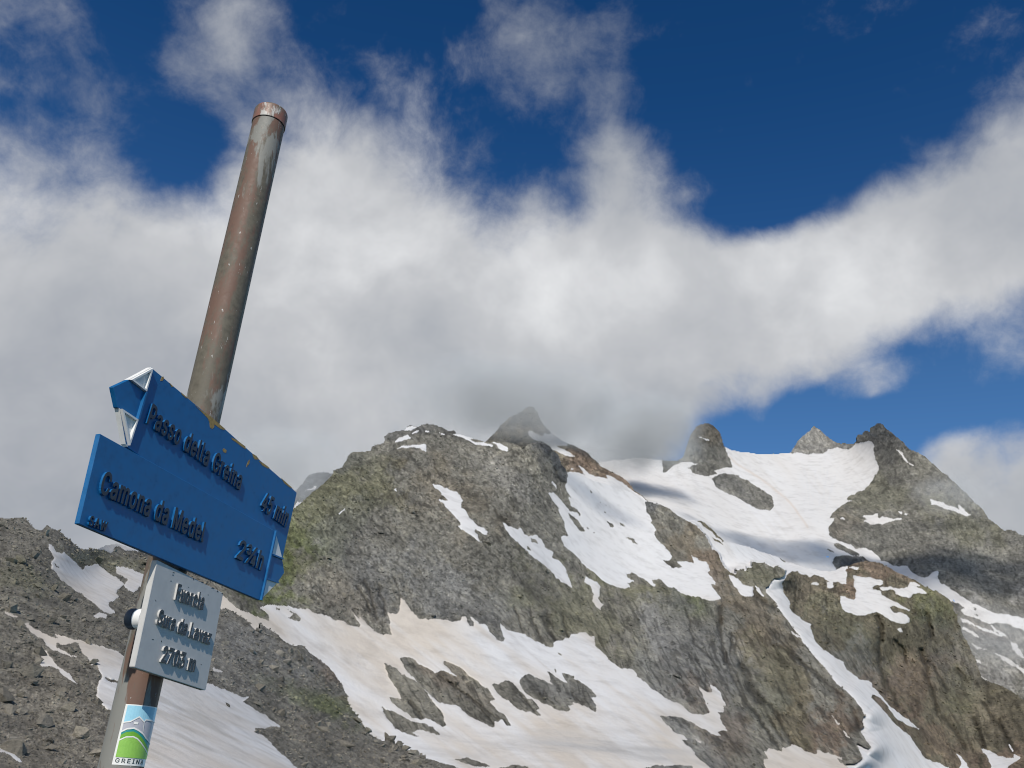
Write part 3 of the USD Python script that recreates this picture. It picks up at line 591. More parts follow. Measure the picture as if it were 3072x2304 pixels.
# ======================================================= the brown buttress right of the gully
S_BUTT = """S: 1960,1500 8: 1500,328 1560,363 1690,380 1740,388 1800,425 1860,480 1920,530 1980,590 1985,605 2060,612 2212,650 B: 100,115 240,165 350,205 480,248 560,288 600,306 800,360 920,380 1000,387 1060,378 1110,350 1160,335 1210,325 1250,300 1310,290 1400,285
 1480,290 1550,315 1620,350 1700,395 1800,440 1900,490 1990,545 2080,590 C: 1300,590 1400,645 1440,670 1460,720 1480,740 1485,790 1520,845 1525,920 1555,960 1570,1030 1610,1100 1650,1170 1680,1250 1720,1310 1730,1380 1770,1460 1775,1490
 1850,1535 1940,1560 2030,1600 2120,1659 E: 2212,950 S: 3250,2180 3250,2450 2350,2450 2350,2100 2150,1800 2000,1650"""
butt = Land(S_BUTT, [(2040, 1550, 600), (2200, 1625, 640), (2350, 1700, 680), (2500, 1712, 700), (2560, 1690, 720), (2650, 1685, 740), (2840, 1795, 700), (2870, 1850, 690), (2920, 1990, 650), (2950, 2040, 625), (3072, 2110, 580), (3250, 2200, 520), (2400, 1790, 560), (2340, 1735, 560), (2312, 1772, 515), (2350, 1815, 500), (2440, 1930, 452), (2500, 2000, 430),
                     (2575, 2090, 400), (2610, 2170, 366), (2605, 2240, 335), (2600, 2304, 308), (2800, 2304, 430), (3072, 2304, 450), (2550, 1800, 610), (2650, 1850, 600), (2700, 1900, 600), (2650, 2000, 560), (2800, 2100, 555), (2900, 2200, 525), (2000, 1500, 610), (2600, 2450, 272), (3072, 2450, 380), (2200, 1800, 560)], 2.5,
            [(130, 3.2, 0.14, True), (52, 3.0, 0.15, True), (20, 2.8, 0.18, True), (8, 2.0, 0.22, True), (4, 1.5, 0.2, False)], 66, 41, lambda x, y: 0.25 + 0.45 * np.clip((y - 1800) / 150, 0, 1), (
                ("E: 690,100 730,200 725,350 710,500 720,650 760,780 790,860", 9, 2.4), ("E: 1190,60 1230,150 1245,290", 8, 2.2), ("E: 1150,440 1200,600 1195,720 1250,850 1290,960 1310,1060", 8, 2.2), ("E: 1690,1150 1740,1300 1795,1440", 7, 2.4), ("E: 1940,1150 2010,1300 2100,1470", 8, 2.4),
                ("E: 1380,1130 1480,1260 1590,1440", 9, 2.2), ("E: 1230,560 1330,700 1420,860", 6, 1.8), ("E: 1500,640 1620,760", 9, 1.6), ("E: 800,760 860,900 900,1020", 6, 2.2), ("B: 960,980 970,1060 1000,1120", 4, 2.0), ("B: 640,560 640,700 620,810", 4, 2.0), ("B: 960,640 970,760", 4, 2.0), ("E: 860,340 960,420 990,560", 5, 1.8), ("E: 1780,980 1880,1120 1960,1240", 6, 1.8)))
butt_snow = [poly(t) for t in (
    """8: 1300,200 1560,355 1800,400 2000,580 2212,640 B: 240,150 560,270 800,350 1000,375 1160,325 1200,340 1160,380 1175,440 1170,530 1110,520 1080,505 1040,520 1035,560 1000,570 970,560 975,520 960,480 900,440 850,430 800,450 770,430 740,430 690,420 660,395 620,385
     580,410 550,440 540,480 510,540 525,590 510,605 540,650 580,700 590,750 620,820 680,870 740,910 800,940 800,980 830,1060 835,1100 870,1150 940,1210 1020,1270 1140,1345 1160,1390 1230,1450 1330,1520 1390,1520 1440,1545 1460,1590 E: 640,770
     640,810 680,850 710,890 760,940 800,990 860,1040 930,1100 1010,1160 1080,1220 1140,1270 1060,1240 960,1190 900,1150 850,1100 820,1060 790,1000 720,940 690,920 640,890 630,930 680,980 720,1020 770,1080 830,1150 900,1220 980,1290 1060,1370
     1110,1440 1150,1500 1210,1570 1300,1600 1430,1659 S: 2900,2460 2300,2460 2100,1900 1950,1600 1900,1480""",
    """B: 1235,430 1280,445 1360,455 1430,460 1480,475 1540,490 1550,530 1530,540 1470,545 1440,560 1445,585 1520,590 1540,640 1580,670 1640,700 1700,725 1780,760 1840,790 1820,795 1740,775 1660,757 1610,775 1660,815 1740,825 1800,840 1825,880 1825,920
     1790,940 1720,930 1640,910 1590,875 1560,850 1490,820 1430,830 1360,845 1290,845 1220,835 1160,825 1140,780 1110,710 1115,640 1150,645 1200,680 1260,695 1270,620 1280,590 1250,540 1260,490""",
    "B: 1515,570 1560,548 1640,550 1720,575 1800,560 1830,500 1880,510 1945,550 1890,555 1960,580 2000,615 1920,625 1860,640 1830,668 1760,655 1690,635 1670,590 1600,585 1550,595",
    "B: 1195,350 1240,333 1303,350 1280,378 1240,362", "B: 798,517 860,507 893,540 830,533", "B: 1690,985 1745,972 1763,1005 1740,1018", "B: 1482,958 1505,968 1503,984",
    "E: 1505,1505 1560,1555 1625,1620 S: 2920,2330 2870,2330 E: 1560,1600", "E: 1765,1445 1850,1478 1930,1530 2030,1560 2100,1550 2105,1505 2185,1560 2050,1640 S: 3010,2340 2970,2340 E: 1880,1630 1830,1550", "E: 2045,1395 2080,1425 2108,1482 2090,1480")]
butt_rock = [poly(t) for t in ("8: 1690,382 1740,390 1800,425 1860,480 1920,530 1980,590 1970,608 1920,567 1860,522 1800,462 1730,417", "8: 1848,553 1890,578 1930,603 1982,648 1930,627 1880,592", "B: 470,246 530,258 565,292 520,282", "B: 950,475 990,490 1000,505 970,495")]
butt.build(butt_snow, butt_rock, "rock", mid, 34)
BUTT_ROCK = tints(butt.pix, (0.148, 0.134, 0.098), [(2620, 1700, 150, 40, 20, RUST, 0.8), (2560, 1760, 50, 50, 20, RUST, 0.9), (2430, 1780, 90, 90, 0, BROWN, 0.7), (2560, 1900, 140, 60, 40, OLIVE, 0.6), (2800, 1810, 100, 60, 10, GREEN, 0.35), (2600, 1990, 130, 90, 40, GREY, 0.5), (2710, 2060, 110, 130, 60, RUST, 0.6),
                                                   (2860, 2000, 70, 160, -20, DARK, 0.4), (2900, 2120, 100, 60, 40, OLIVE, 0.6), (2800, 2230, 160, 60, 30, RUST, 0.5), (2980, 2150, 100, 60, 20, BROWN, 0.6), (3040, 2280, 90, 40, -20, RUST, 0.8)], 41)
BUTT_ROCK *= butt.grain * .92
BUTT_SNOW = snow_tint(butt.pix, 0.26, 55, 42)

# ======================================================= glacier and summits at the head of the valley
S_FAR = """S: 1700,1400 1790,1385 9: 0,520 200,545 380,560 440,520 480,400 530,270 580,200 640,170 690,165 740,180 775,200 830,270 855,330 875,400 890,415 950,445 1040,462 1200,480 1290,485 1420,483 1550,475 1570,460 1640,340 1700,290 1760,240 1795,192 1820,205 1880,235
 1940,300 2000,350 2050,375 2120,375 A: 300,380 350,370 390,385 440,375 470,350 465,320 490,280 530,285 545,252 590,245 610,258 615,215 660,195 670,172 720,163 760,180 780,215 840,260 870,290 910,320 970,370 1010,420 1080,460 1130,480 1200,520 1250,570 1310,620 1350,665 1420,700 1460,750
 1520,800 1560,850 1620,890 1660,940 1700,990 1760,1030 1800,1080 1840,1150 1900,1190 1960,1240 2010,1280 2070,1265 2140,1290 2160,1320 2212,1335 S: 3250,1690 3250,2450 2700,2450 2600,2000 2200,1900 1700,1700"""
far = Land(S_FAR, [(1850, 1370, 1050), (1700, 1400, 1050), (2000, 1450, 1000), (2100, 1280, 1150), (2170, 1340, 1200), (2300, 1360, 1300), (2440, 1275, 1500), (2560, 1330, 1350), (2640, 1268, 1250), (2800, 1400, 1150), (2960, 1530, 1080), (3072, 1620, 1000), (2550, 1500, 1100), (2450, 1580, 950), (2480, 1700, 850),
                   (2300, 1650, 860), (2200, 1500, 1020), (2000, 1550, 820), (2700, 1650, 950), (2900, 1700, 900), (2780, 1720, 850), (3000, 1850, 800), (3072, 1850, 820), (2900, 1900, 760), (3000, 2050, 710), (3072, 2200, 660), (3250, 1800, 800), (3250, 2300, 600), (2600, 1900, 770), (2300, 1900, 740),
                   (1700, 1700, 700), (2700, 2450, 560)], 2.8,
           [(110, 2.4, 0.10, True), (40, 2.4, 0.13, True), (16, 2.0, 0.18, True), (7, 1.6, 0.22, False)], 52, 51, lambda x, y: 0.2 + 0 * x)
far_rock = [poly(t) for t in (
    "S: 1990,1420 9: 200,200 640,100 800,150 875,400 890,440 910,490 950,590 960,625 910,630 840,645 760,660 810,690 760,715 680,715 610,700 545,690 530,650 430,625 520,640 560,610 620,590 480,570 430,562 380,590",
    "9: 740,750 800,715 860,695 950,700 1020,720 1060,750 1140,780 1210,820 1260,870 1310,890 1360,940 1390,990 1385,1040 1360,1075 1300,1080 1240,1070 1160,1030 1080,980 1000,940 920,905 840,865 780,830 765,790",
    "9: 1540,478 1560,400 1700,200 1800,150 2000,300 2212,350 A: 440,370 470,385 390,437 270,427 200,442 140,482 100,492 0,488 9: 1740,489 1660,480",
    """A: 440,395 520,380 620,350 640,360 660,420 650,470 670,540 710,600 715,640 680,700 660,740 600,820 520,880 450,905 360,940 375,965 440,960 360,1000 280,1050 230,1100 200,1140 250,1160 220,1200 180,1250 185,1320 220,1355 300,1400 C: 400,115 480,150 570,155 620,180 645,175
     690,220 740,270 800,300 870,330 940,335 1010,330 1020,380 1080,420 1150,460 1210,455 1260,420 1320,385 1330,410 1310,460 1350,510 1440,570 1540,640 1640,710 1760,760 1850,800 1900,830 2000,835 2090,855 2212,890 S: 3260,1900 3260,1600 A: 1700,900 900,250 700,100 560,150 440,300""",
    """C: 1470,700 1540,730 1600,780 1560,800 1580,840 1700,880 1800,920 1850,940 1930,925 2050,940 2140,985 2212,1010 S: 3260,1950 3260,2460 2700,2460 2700,1900""",
    "B: 1030,110 1100,115 1180,150 1260,170 1300,210 1310,235 1240,240 1200,215 1130,180 1060,150", "B: 955,158 1010,173 1080,207 1030,202", "B: 1020,310 1050,240 1130,230 1180,240 1260,240 1360,250 1400,285 1500,330 1400,420 1100,420 1040,340",
    "C: 1465,678 1535,712 1480,695", "C: 1675,768 1735,802 1690,798", "C: 1695,828 1755,852 1710,856", "B: 955,230 1000,235 990,246 965,245")]
far_snow_on = [poly(t) for t in (
    "9: 548,278 600,305 660,330 725,350 690,354 620,322", "A: 885,435 950,480 980,530 1030,580 1085,622 1060,622 1000,572 950,522 920,482",
    "A: 1230,950 1280,980 1370,990 1430,1020 1500,1050 1540,1070 1520,1030 1470,980 1550,1030 1620,1080 1680,1130 1620,1130 1560,1110 1500,1090 1400,1060 1320,1030 1260,1010",
    "A: 525,1130 580,1135 640,1130 690,1110 690,1160 740,1140 800,1145 870,1165 960,1150 940,1170 870,1190 800,1205 740,1220 690,1210 640,1215 560,1200 540,1185 590,1180 570,1160", "A: 905,1072 940,1082 952,1120 920,1118", "A: 970,1110 1005,1105 990,1125", "A: 1328,853 1362,880 1340,873", "A: 280,1155 350,1143 352,1162",
    "C: 1555,955 1640,995 1765,1085 1700,1065 1600,1005", "C: 1645,1130 1740,1175 1830,1210 1720,1200", "C: 1895,1235 2030,1275 2120,1355 2212,1425 2212,1450 2100,1375 1980,1295", "C: 1765,1475 1855,1535 1800,1515", "C: 2060,1110 2120,1145 2180,1225 2230,1310 2150,1255 2090,1180",
    "C: 1540,870 1600,890 1700,950 1800,985 1900,1010 2000,1065 1990,1080 1880,1030 1760,1000 1680,960 1600,930", "C: 1700,1290 1760,1320 1790,1360 1740,1340", "C: 1850,940 1960,1010 2060,1090 2000,1060 1900,1000")]
far.build([shapely.box(-200, 0, 4000, 3000)], far_rock, "rock")
PIX_W = far.warp(far.pix, 0.8)
for k, g in enumerate(far_snow_on):
    far.kind[far.inside(g, PIX_W)] = k + 1
for k, g in enumerate(far_rock):                       # which rock is which
    far.kind[far.inside(g, PIX_W) & (far.kind == -1)] = -2 - k
k3 = far.kind.ravel()[far.F]
k3 = np.sort(k3, 1)
far.fkind = np.where((k3[:, 0] == k3[:, 1]) | (k3[:, 1] == k3[:, 2]), k3[:, 1], k3[:, 2])
FAR_ROCK = tints(far.pix, (0.200, 0.196, 0.175), [(2120, 1270, 70, 50, 0, BROWN, 0.7), (2440, 1320, 140, 70, 0, PALE, 0.55), (2640, 1330, 60, 90, 0, DARK, 0.5), (2520, 1580, 60, 60, 0, TAN, 0.6), (2900, 1560, 120, 60, 30, OLIVE, 0.5), (2620, 1480, 120, 60, 0, OLIVE, 0.4), (2980, 2000, 160, 160, 0, PALE, 0.85), (3000, 2150, 160, 110, 0, PALE, 0.7),
                                                 (2220, 1540, 140, 60, 30, GREY, 0.6), (2570, 1690, 60, 30, 0, DARK, 0.7), (2960, 1890, 100, 20, 25, RUST, 0.35)], 51)
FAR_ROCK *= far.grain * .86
FAR_SNOW = snow_tint(far.pix, 0.22, 48, 52)
for line, w, amount in (("9: 930,520 1000,590 1100,650 1200,715 1300,780 1400,860 1500,940 1580,1020 1640,1110 1700,1190 1750,1260", 3.4, 0.42),):
    ls = LineString(trace(line))
    box = (far.pix[..., 0] > 2150) & (far.pix[..., 0] < 2480) & (far.pix[..., 1] > 1340) & (far.pix[..., 1] < 1620)
    d = shapely.distance(ls, shapely.points(far.pix[box] + (fbm(np.concatenate([far.pix[box] / 14, np.zeros((box.sum(), 1))], -1), 3, 8)[:, None] - .5) * 12))
    k = (np.clip(1.4 - d / w, 0, 1) * amount * (0.45 + fbm(np.concatenate([far.pix[box] / 30, np.ones((box.sum(), 1))], -1), 3, 3)))[:, None].clip(0, .9)
    FAR_SNOW[box] = FAR_SNOW[box] * (1 - k) + np.array((0.52, 0.44, 0.37)) * k
# crevasses fanning out of the upper glacier
cx, cy = 2450.0, 1640.0
ang = np.degrees(np.arctan2(far.pix[..., 0] - cx, cy - far.pix[..., 1])); rad = np.hypot(far.pix[..., 0] - cx, far.pix[..., 1] - cy)
zone = np.clip((rad - 60) / 60, 0, 1) * np.clip((290 - rad) / 70, 0, 1) * np.clip((ang + 22) / 12, 0, 1) * np.clip((38 - ang) / 10, 0, 1)
stripe = fbm(np.stack([ang / 1.15, rad / 90, np.zeros_like(rad)], -1), 3, 61)
k = (np.clip((stripe - .52) * 6, 0, 1) * zone * 0.35)[..., None]
FAR_SNOW = FAR_SNOW * (1 - k) + np.array((0.55, 0.56, 0.58)) * k

# ======================================================= a dim ridge far behind, half lost in the cloud
S_DIM = "S: 330,1730 420,1640 520,1600 600,1530 680,1515 760,1480 800,1486 4: 0,960 60,930 120,900 180,850 230,800 265,730 300,700 350,685 430,672 500,675 545,690 620,700 S: 1050,1440 1050,1560 800,1680 500,1800 330,1800"
dim = Land(S_DIM, [(700, 1560, 560), (900, 1420, 620), (1050, 1450, 640), (900, 1600, 520), (1050, 1560, 560), (800, 1680, 480), (330, 1730, 470), (500, 1600, 520), (500, 1800, 430)], 3.0, [(60, 1.5, 0.1, True), (20, 1.5, 0.15, True), (8, 1.5, 0.2, False)], 50, 71, lambda x, y: 0.1 + 0 * x)
dim.build([poly("4: 240,872 290,855 330,850 350,830 390,818 380,840 330,865 290,870"), poly("4: 120,1080 160,1010 190,965 200,1000 260,975 240,1000 160,1050")], [], "rock")
DIM_ROCK = tints(dim.pix, DARK, [], 71)
DIM_ROCK *= dim.grain
DIM_SNOW = snow_tint(dim.pix, 0.2, 30, 72)

ROCK_NEAR, ROCK_MID, ROCK_FAR = rock_material("near_stone", 0.09), rock_material("middle_stone", 0.9), rock_material("far_stone", 1.7)
SNOW_NEAR, SNOW_MID, SNOW_FAR = snow_material("near_snow_grain", 0.25), snow_material("middle_snow_grain", 2.0), snow_material("far_snow_grain", 4.0)


def land(name, fold, rock_mat, snow_mat, rock_tint, snow_tint_):
    x = xform(name)
    tag(x, kind="structure")
    root = str(x.GetPath())
    fold.emit(fold.fkind < 0, "rock_face", root, rock_mat, rock_tint)
    for k in range(max(0, int(fold.fkind.max()) + 1)):
        sel = fold.fkind == k
        if sel.sum() > 6:
            fold.emit(sel, "snow_patch", root, snow_mat, snow_tint_)
    v, f, ids = fold.skirt()
    raw_mesh("far_side", root, v, f, rock_mat, None, np.tile(rock_tint.reshape(-1, 3)[ids], (len(v) // len(ids), 1)))
    return x


near_x = land("foreground_slope", near, ROCK_NEAR, SNOW_NEAR, NEAR_ROCK, NEAR_SNOW)
mid_x = land("mountain_ridge", mid, ROCK_MID, SNOW_MID, MID_ROCK, MID_SNOW)
peak_x = land("brown_peak", peak, ROCK_MID, SNOW_MID, PEAK_ROCK, PEAK_SNOW)
butt_x = land("rock_buttress", butt, ROCK_MID, SNOW_MID, BUTT_ROCK, BUTT_SNOW)
dim_x = land("misty_ridge", dim, ROCK_FAR, SNOW_FAR, DIM_ROCK, DIM_SNOW)

glacier = xform("glacier"); tag(glacier, kind="structure")
far.emit(far.fkind == 0, "ice_field", str(glacier.GetPath()), SNOW_FAR, FAR_SNOW)
for k in (1, 5, 6, 7, 8, 9, 10, 11):
    if (far.fkind == -2 - k).sum() > 6:
        far.emit(far.fkind == -2 - k, "rock_outcrop", str(glacier.GetPath()), ROCK_FAR, FAR_ROCK)
for name, k, patches in (("tower_peak", 0, (1,)), ("pyramid_peak", 2, ()), ("summit_peak", 3, (2, 3, 4, 5, 6, 7, 8)), ("scree_apron", 4, (9, 10, 11, 12, 13, 14, 15, 16))):
    x = xform(name); tag(x, kind="structure")
    far.emit(far.fkind == -2 - k, "rock_face", str(x.GetPath()), ROCK_FAR, FAR_ROCK)
    for s in patches:
        if (far.fkind == s).sum() > 6:
            far.emit(far.fkind == s, "snow_patch", str(x.GetPath()), SNOW_FAR, FAR_SNOW)
if (far.fkind == -1).sum():
    far.emit(far.fkind == -1, "rock_outcrop", str(glacier.GetPath()), ROCK_FAR, FAR_ROCK)
v, f, ids = far.skirt()
raw_mesh("far_side", str(glacier.GetPath()), v, f, ROCK_FAR, None, np.tile(FAR_ROCK.reshape(-1, 3)[ids], (len(v) // len(ids), 1)))

# ======================================================= loose stones
STONES = []
for k in range(26):
    p = RNG.normal(size=(13, 3)); p /= np.linalg.norm(p, axis=1, keepdims=True)
    p *= RNG.uniform(.75, 1.1, (13, 1)) * np.array([1.0, RNG.uniform(.65, .95), RNG.uniform(.45, .75)])
    h = trimesh.convex.convex_hull(p)
    STONES.append((np.array(h.vertices), np.array(h.faces)))


def stone(fold, px, py, size, rng, sink=0.3):
    """A block lying on the surface at a survey point; size in survey pixels."""
    P, D = fold.at(px, py)
    r = size * .5 * D / F_PX
    v, f = STONES[rng.integers(len(STONES))]
    R = trimesh.transformations.random_rotation_matrix(rng.random(3))[:3, :3]
    tilt = np.diag([1, 1, .8])
    return (v @ R.T @ tilt) * r + P + np.array([0, 0, (1 - 2 * sink) * r * .6]), f


def bare(fold, px, py):
    i = int(np.clip(round((py - fold.gy[0, 0]) / fold.step), 0, fold.gx.shape[0] - 1))
    j = int(np.clip(round((px - fold.gx[0, 0]) / fold.step), 0, fold.gx.shape[1] - 1))
    return fold.keep[i, j] and fold.snowf[i, j] < .02


def strew(fold, x, rock_tint, box, n_parts, n_small, big, small, mat, seed, extra=()):
    rng = np.random.default_rng(seed)
    flat = rock_tint.reshape(rock_tint.shape[0], rock_tint.shape[1], 3)

    def colour(px, py, n):
        i = int(np.clip(round((py - fold.gy[0, 0]) / fold.step), 0, fold.gx.shape[0] - 1)); j = int(np.clip(round((px - fold.gx[0, 0]) / fold.step), 0, fold.gx.shape[1] - 1))
        c = np.median(flat[max(0, i - 4):i + 5, max(0, j - 4):j + 5].reshape(-1, 3), axis=0)
        return np.tile(c * rng.uniform(.85, 1.35), (n, 1))
    root = str(x.GetPath())
    todo = list(extra)
    while len(todo) < n_parts:
        px, py = rng.uniform(box[0], box[2]), rng.uniform(box[1], box[3])
        if bare(fold, px, py):
            todo.append((px, py, min(big[1], big[0] * rng.pareto(2.6) + big[0])))
    for px, py, size in todo:
        v, f = stone(fold, px, py, size, rng)
        raw_mesh("stone", root, v, f, mat, None, colour(px, py, len(v)))
    vs, fs, cs, n = [], [], [], 0
    while len(vs) < n_small:
        px, py = rng.uniform(box[0], box[2]), rng.uniform(box[1], box[3])
        if not bare(fold, px, py):
            continue
        v, f = stone(fold, px, py, min(small[1], small[0] * (1 + rng.pareto(3.0))), rng)
        vs.append(v); fs.append(f + n); cs.append(colour(px, py, len(v))); n += len(v)
    if vs:
        m = raw_mesh("rubble", root, np.vstack(vs), np.vstack(fs), mat, None, np.vstack(cs))
        tag(m, kind="stuff")


T3P = lambda x, y, r: (640 + x / 3.45625, 1824 + y / 3.45625, r)
strew(near, near_x, NEAR_ROCK, (-20, 1540, 1330, 2320), 280, 7000, (14, 40), (5.0, 13), ROCK_NEAR, 3,
      [T3P(1835, 1385, 42), T3P(1930, 1430, 36), T3P(1975, 1475, 38), T3P(2100, 1520, 34), T3P(1880, 1470, 30), T3P(2050, 1520, 28), T3P(2170, 1560, 26), T3P(1560, 1310, 22), T3P(1690, 1400, 26), T3P(1750, 1440, 30), T3P(1840, 1500, 28), T3P(1980, 1560, 30), T3P(1270, 1035, 16), T3P(1090, 735, 12), T3P(150, 1020, 22), T3P(440, 1290, 20),
       (70, 1790, 40), (150, 1870, 44), (60, 1880, 36), (30, 2140, 50), (66, 2140, 44), (240, 2210, 60), (150, 2250, 46), (180, 2080, 40), (280, 1990, 40), (265, 1930, 30), (110, 1760, 34), (20, 2000, 40), (90, 2030, 74), (40, 2260, 80), (210, 2130, 66), (130, 2180, 78), (300, 2270, 70), (30, 1830, 66), (190, 1800, 54), (60, 1690, 56), (120, 1960, 60), (5, 2100, 84), (1150, 2290, 54), (1040, 2240, 60), (960, 2190, 46), (1250, 2295, 44), (820, 2010, 40), (760, 1960, 36), (930, 2010, 34)])
strew(mid, mid_x, MID_ROCK, (800, 1270, 2560, 2310), 90, 8000, (11, 26), (4.0, 11), ROCK_MID, 4)
strew(butt, butt_x, BUTT_ROCK, (2330, 1690, 3072, 2304), 30, 2500, (10, 22), (4.0, 10), ROCK_MID, 5)
strew(peak, peak_x, PEAK_ROCK, (1450, 1230, 1900, 1460), 0, 900, (8, 14), (3.5, 8), ROCK_MID, 6)

# ======================================================= the signpost
def paint(name, colour, rough=0.42, spec=0.5, vary=0.10, scale=60.0):
    c = np.asarray(colour, float)
    return usdkit.material(stage, f"/World/Looks/{name}", {
        "geo": ("geometry", {}), "n": ("noise_texture", {"scale": scale, "detail": 6.0, "roughness": 0.65}),
        "r": ("rgb_ramp", {"ramp": [(0.25, tuple(c * (1 - 2 * vary))), (0.5, tuple(c)), (0.8, tuple(np.minimum(c * (1 + 1.6 * vary), 0.9)))]}),
        "rr": ("map_range", {"from_min": 0.3, "from_max": 0.7, "to_min": rough - 0.08, "to_max": rough + 0.12, "clamp": True}),
        "bump": ("bump", {"strength": 0.25, "distance": 0.0006, "use_object_space": False}),
        "p": ("principled_bsdf", {"specular_ior_level": spec})},
        [("geo.position", "n.vector"), ("n.fac", "r.fac"), ("r.color", "p.base_color"), ("n.fac", "rr.value"), ("rr.result", "p.roughness"), ("n.fac", "bump.height"), ("bump.normal", "p.normal")], surface="p.BSDF")


BLUE = paint("blue_enamel", (0.006, 0.112, 0.30), 0.40, 0.5, 0.10)
WHITE_PAINT = paint("white_enamel", (0.74, 0.74, 0.73), 0.45, 0.4, 0.05)
GREY_PAINT = paint("pale_enamel", (0.50, 0.495, 0.485), 0.45, 0.4, 0.05)
BLACK_PAINT = paint("dark_letter_paint", (0.016, 0.020, 0.030), 0.35, 0.6, 0.3, 300.0)
GREY_LETTER = paint("worn_letter_paint", (0.050, 0.052, 0.056), 0.40, 0.5, 0.5, 400.0)
PRIMER = paint("ochre_primer", (0.36, 0.25, 0.10), 0.7, 0.2, 0.25, 200.0)
RUBBER = paint("dark_plastic", (0.075, 0.082, 0.10), 0.5, 0.4, 0.1)

pole_nodes = {
    "geo": ("geometry", {}), "map": ("mapping", {"scale": (1.0, 1.0, 0.30)}), "sep": ("separate_xyz", {}),
    "low": ("map_range", {"from_min": 2.05, "from_max": 1.88, "to_min": 0.0, "to_max": 0.035, "clamp": True}),
    "big": ("noise_texture", {"scale": 17.0, "detail": 6.0, "roughness": 0.62, "distortion": 0.25}),
    "big2": ("noise_texture", {"scale": 26.0, "detail": 7.0, "roughness": 0.7}),
    "spk": ("noise_texture", {"scale": 210.0, "detail": 3.0, "roughness": 0.6}),
    "fine": ("noise_texture", {"scale": 90.0, "detail": 6.0, "roughness": 0.7}),
    "base": ("rgb_ramp", {"ramp": [(0.3, (0.080, 0.072, 0.055)), (0.5, (0.112, 0.101, 0.078)), (0.7, (0.138, 0.124, 0.098))]}),
    "radd": ("math", {"math_type": "add"}), "low2": ("map_range", {"from_min": 1.95, "from_max": 1.80, "to_min": 0.0, "to_max": 0.09, "clamp": True}),
    "redm": ("map_range", {"range_type": "smoothstep", "from_min": 0.46, "from_max": 0.58, "to_min": 0.0, "to_max": 0.8, "clamp": True}),
    "zadd": ("math", {"math_type": "add"}),
    "zm": ("map_range", {"range_type": "smoothstep", "from_min": 0.57, "from_max": 0.615, "to_min": 0.0, "to_max": 1.0, "clamp": True}),
    "sm": ("map_range", {"range_type": "smoothstep", "from_min": 0.685, "from_max": 0.73, "to_min": 0.0, "to_max": 1.0, "clamp": True}),
    "x1": ("mix", {"color2": (0.150, 0.082, 0.062)}), "x2": ("mix", {"color2": (0.205, 0.205, 0.190)}), "x3": ("mix", {"color2": (0.46, 0.46, 0.45)}),
    "rough": ("map_range", {"from_min": 0.3, "from_max": 0.7, "to_min": 0.50, "to_max": 0.74, "clamp": True}),
    "bump": ("bump", {"strength": 0.35, "distance": 0.0008, "use_object_space": False}),
    "p": ("principled_bsdf", {"specular_ior_level": 0.32})}
pole_links = [("geo.position", "map.vector"), ("geo.position", "sep.vector"), ("sep.z", "low.value"), ("map.vector", "big.vector"), ("map.vector", "big2.vector"), ("map.vector", "spk.vector"), ("geo.position", "fine.vector"),
              ("fine.fac", "base.fac"), ("big2.fac", "radd.value1"), ("sep.z", "low2.value"), ("low2.result", "radd.value2"), ("radd.value", "redm.value"), ("big.fac", "zadd.value1"), ("low.result", "zadd.value2"), ("zadd.value", "zm.value"), ("spk.fac", "sm.value"),
              ("redm.result", "x1.fac"), ("base.color", "x1.color1"), ("zm.result", "x2.fac"), ("x1.color", "x2.color1"), ("sm.result", "x3.fac"), ("x2.color", "x3.color1"), ("x3.color", "p.base_color"),
              ("fine.fac", "rough.value"), ("rough.result", "p.roughness"), ("fine.fac", "bump.height"), ("bump.normal", "p.normal")]
POLE = usdkit.material(stage, "/World/Looks/weathered_pipe", pole_nodes, pole_links, surface="p.BSDF")
cap_nodes = dict(pole_nodes)
cap_nodes["x2"] = ("mix", {"color2": (0.42, 0.41, 0.39)}); cap_nodes["x1"] = ("mix", {"color2": (0.26, 0.11, 0.085)})
cap_nodes["redm"] = ("map_range", {"range_type": "smoothstep", "from_min": 0.42, "from_max": 0.58, "to_min": 0.0, "to_max": 0.8, "clamp": True})
cap_nodes["rough"] = ("map_range", {"from_min": 0.3, "from_max": 0.7, "to_min": 0.36, "to_max": 0.55, "clamp": True})
CAP = usdkit.material(stage, "/World/Looks/worn_cap_paint", cap_nodes, pole_links, surface="p.BSDF")
GAP_SHADE = paint("painted_gap_shade", (0.012, 0.012, 0.014), 0.8, 0.2)  # near-black colour standing in for the shadow under the cap

SC = 0.92                                                    # metres from the eye to the plane of the boards
N_S = CAM @ np.array([0.95838059, -0.07560098, -0.27530192]); N_S[2] = 0; N_S /= np.linalg.norm(N_S)
H_S = np.array([-N_S[1], N_S[0], 0.0])                       # along the boards, away from the viewer


def board_hit(px, py, off=0.0):
    r = ray(np.array([px, py], float))
    return EYE + r * ((-SC + off) / (N_S @ r))


O_S = board_hit(200 + 210 / 2.0733, 1050 + 518 / 2.0733)


def hv(p, off=0.0):
    x = board_hit(p[0], p[1], off) - O_S
    return np.array([x @ H_S, x[2]])


def sheet1(x, y): return (200 + x / 2.0733, 1050 + y / 2.0733)
def sheet2(x, y): return (300 + x / 2.5378, 1650 + y / 2.5378)
def sheet3(x, y): return (310 + x / 5.53, 1080 + y / 5.53)
def sheet4(x, y): return (760 + x / 4.367, 1440 + y / 4.367)


def from_board(m, off):
    """A mesh in board coordinates (along, up, out) placed in the world with its z = 0 at the plane off."""
    m = m.copy()
    v = np.asarray(m.vertices)
    m.vertices = O_S + v[:, :1] * H_S + v[:, 1:2] * np.array([0, 0, 1.0]) + (v[:, 2:3] + off) * N_S
    if np.linalg.det(np.stack([H_S, [0, 0, 1.0], N_S])) < 0:
        m.faces = np.asarray(m.faces)[:, ::-1]
    return m


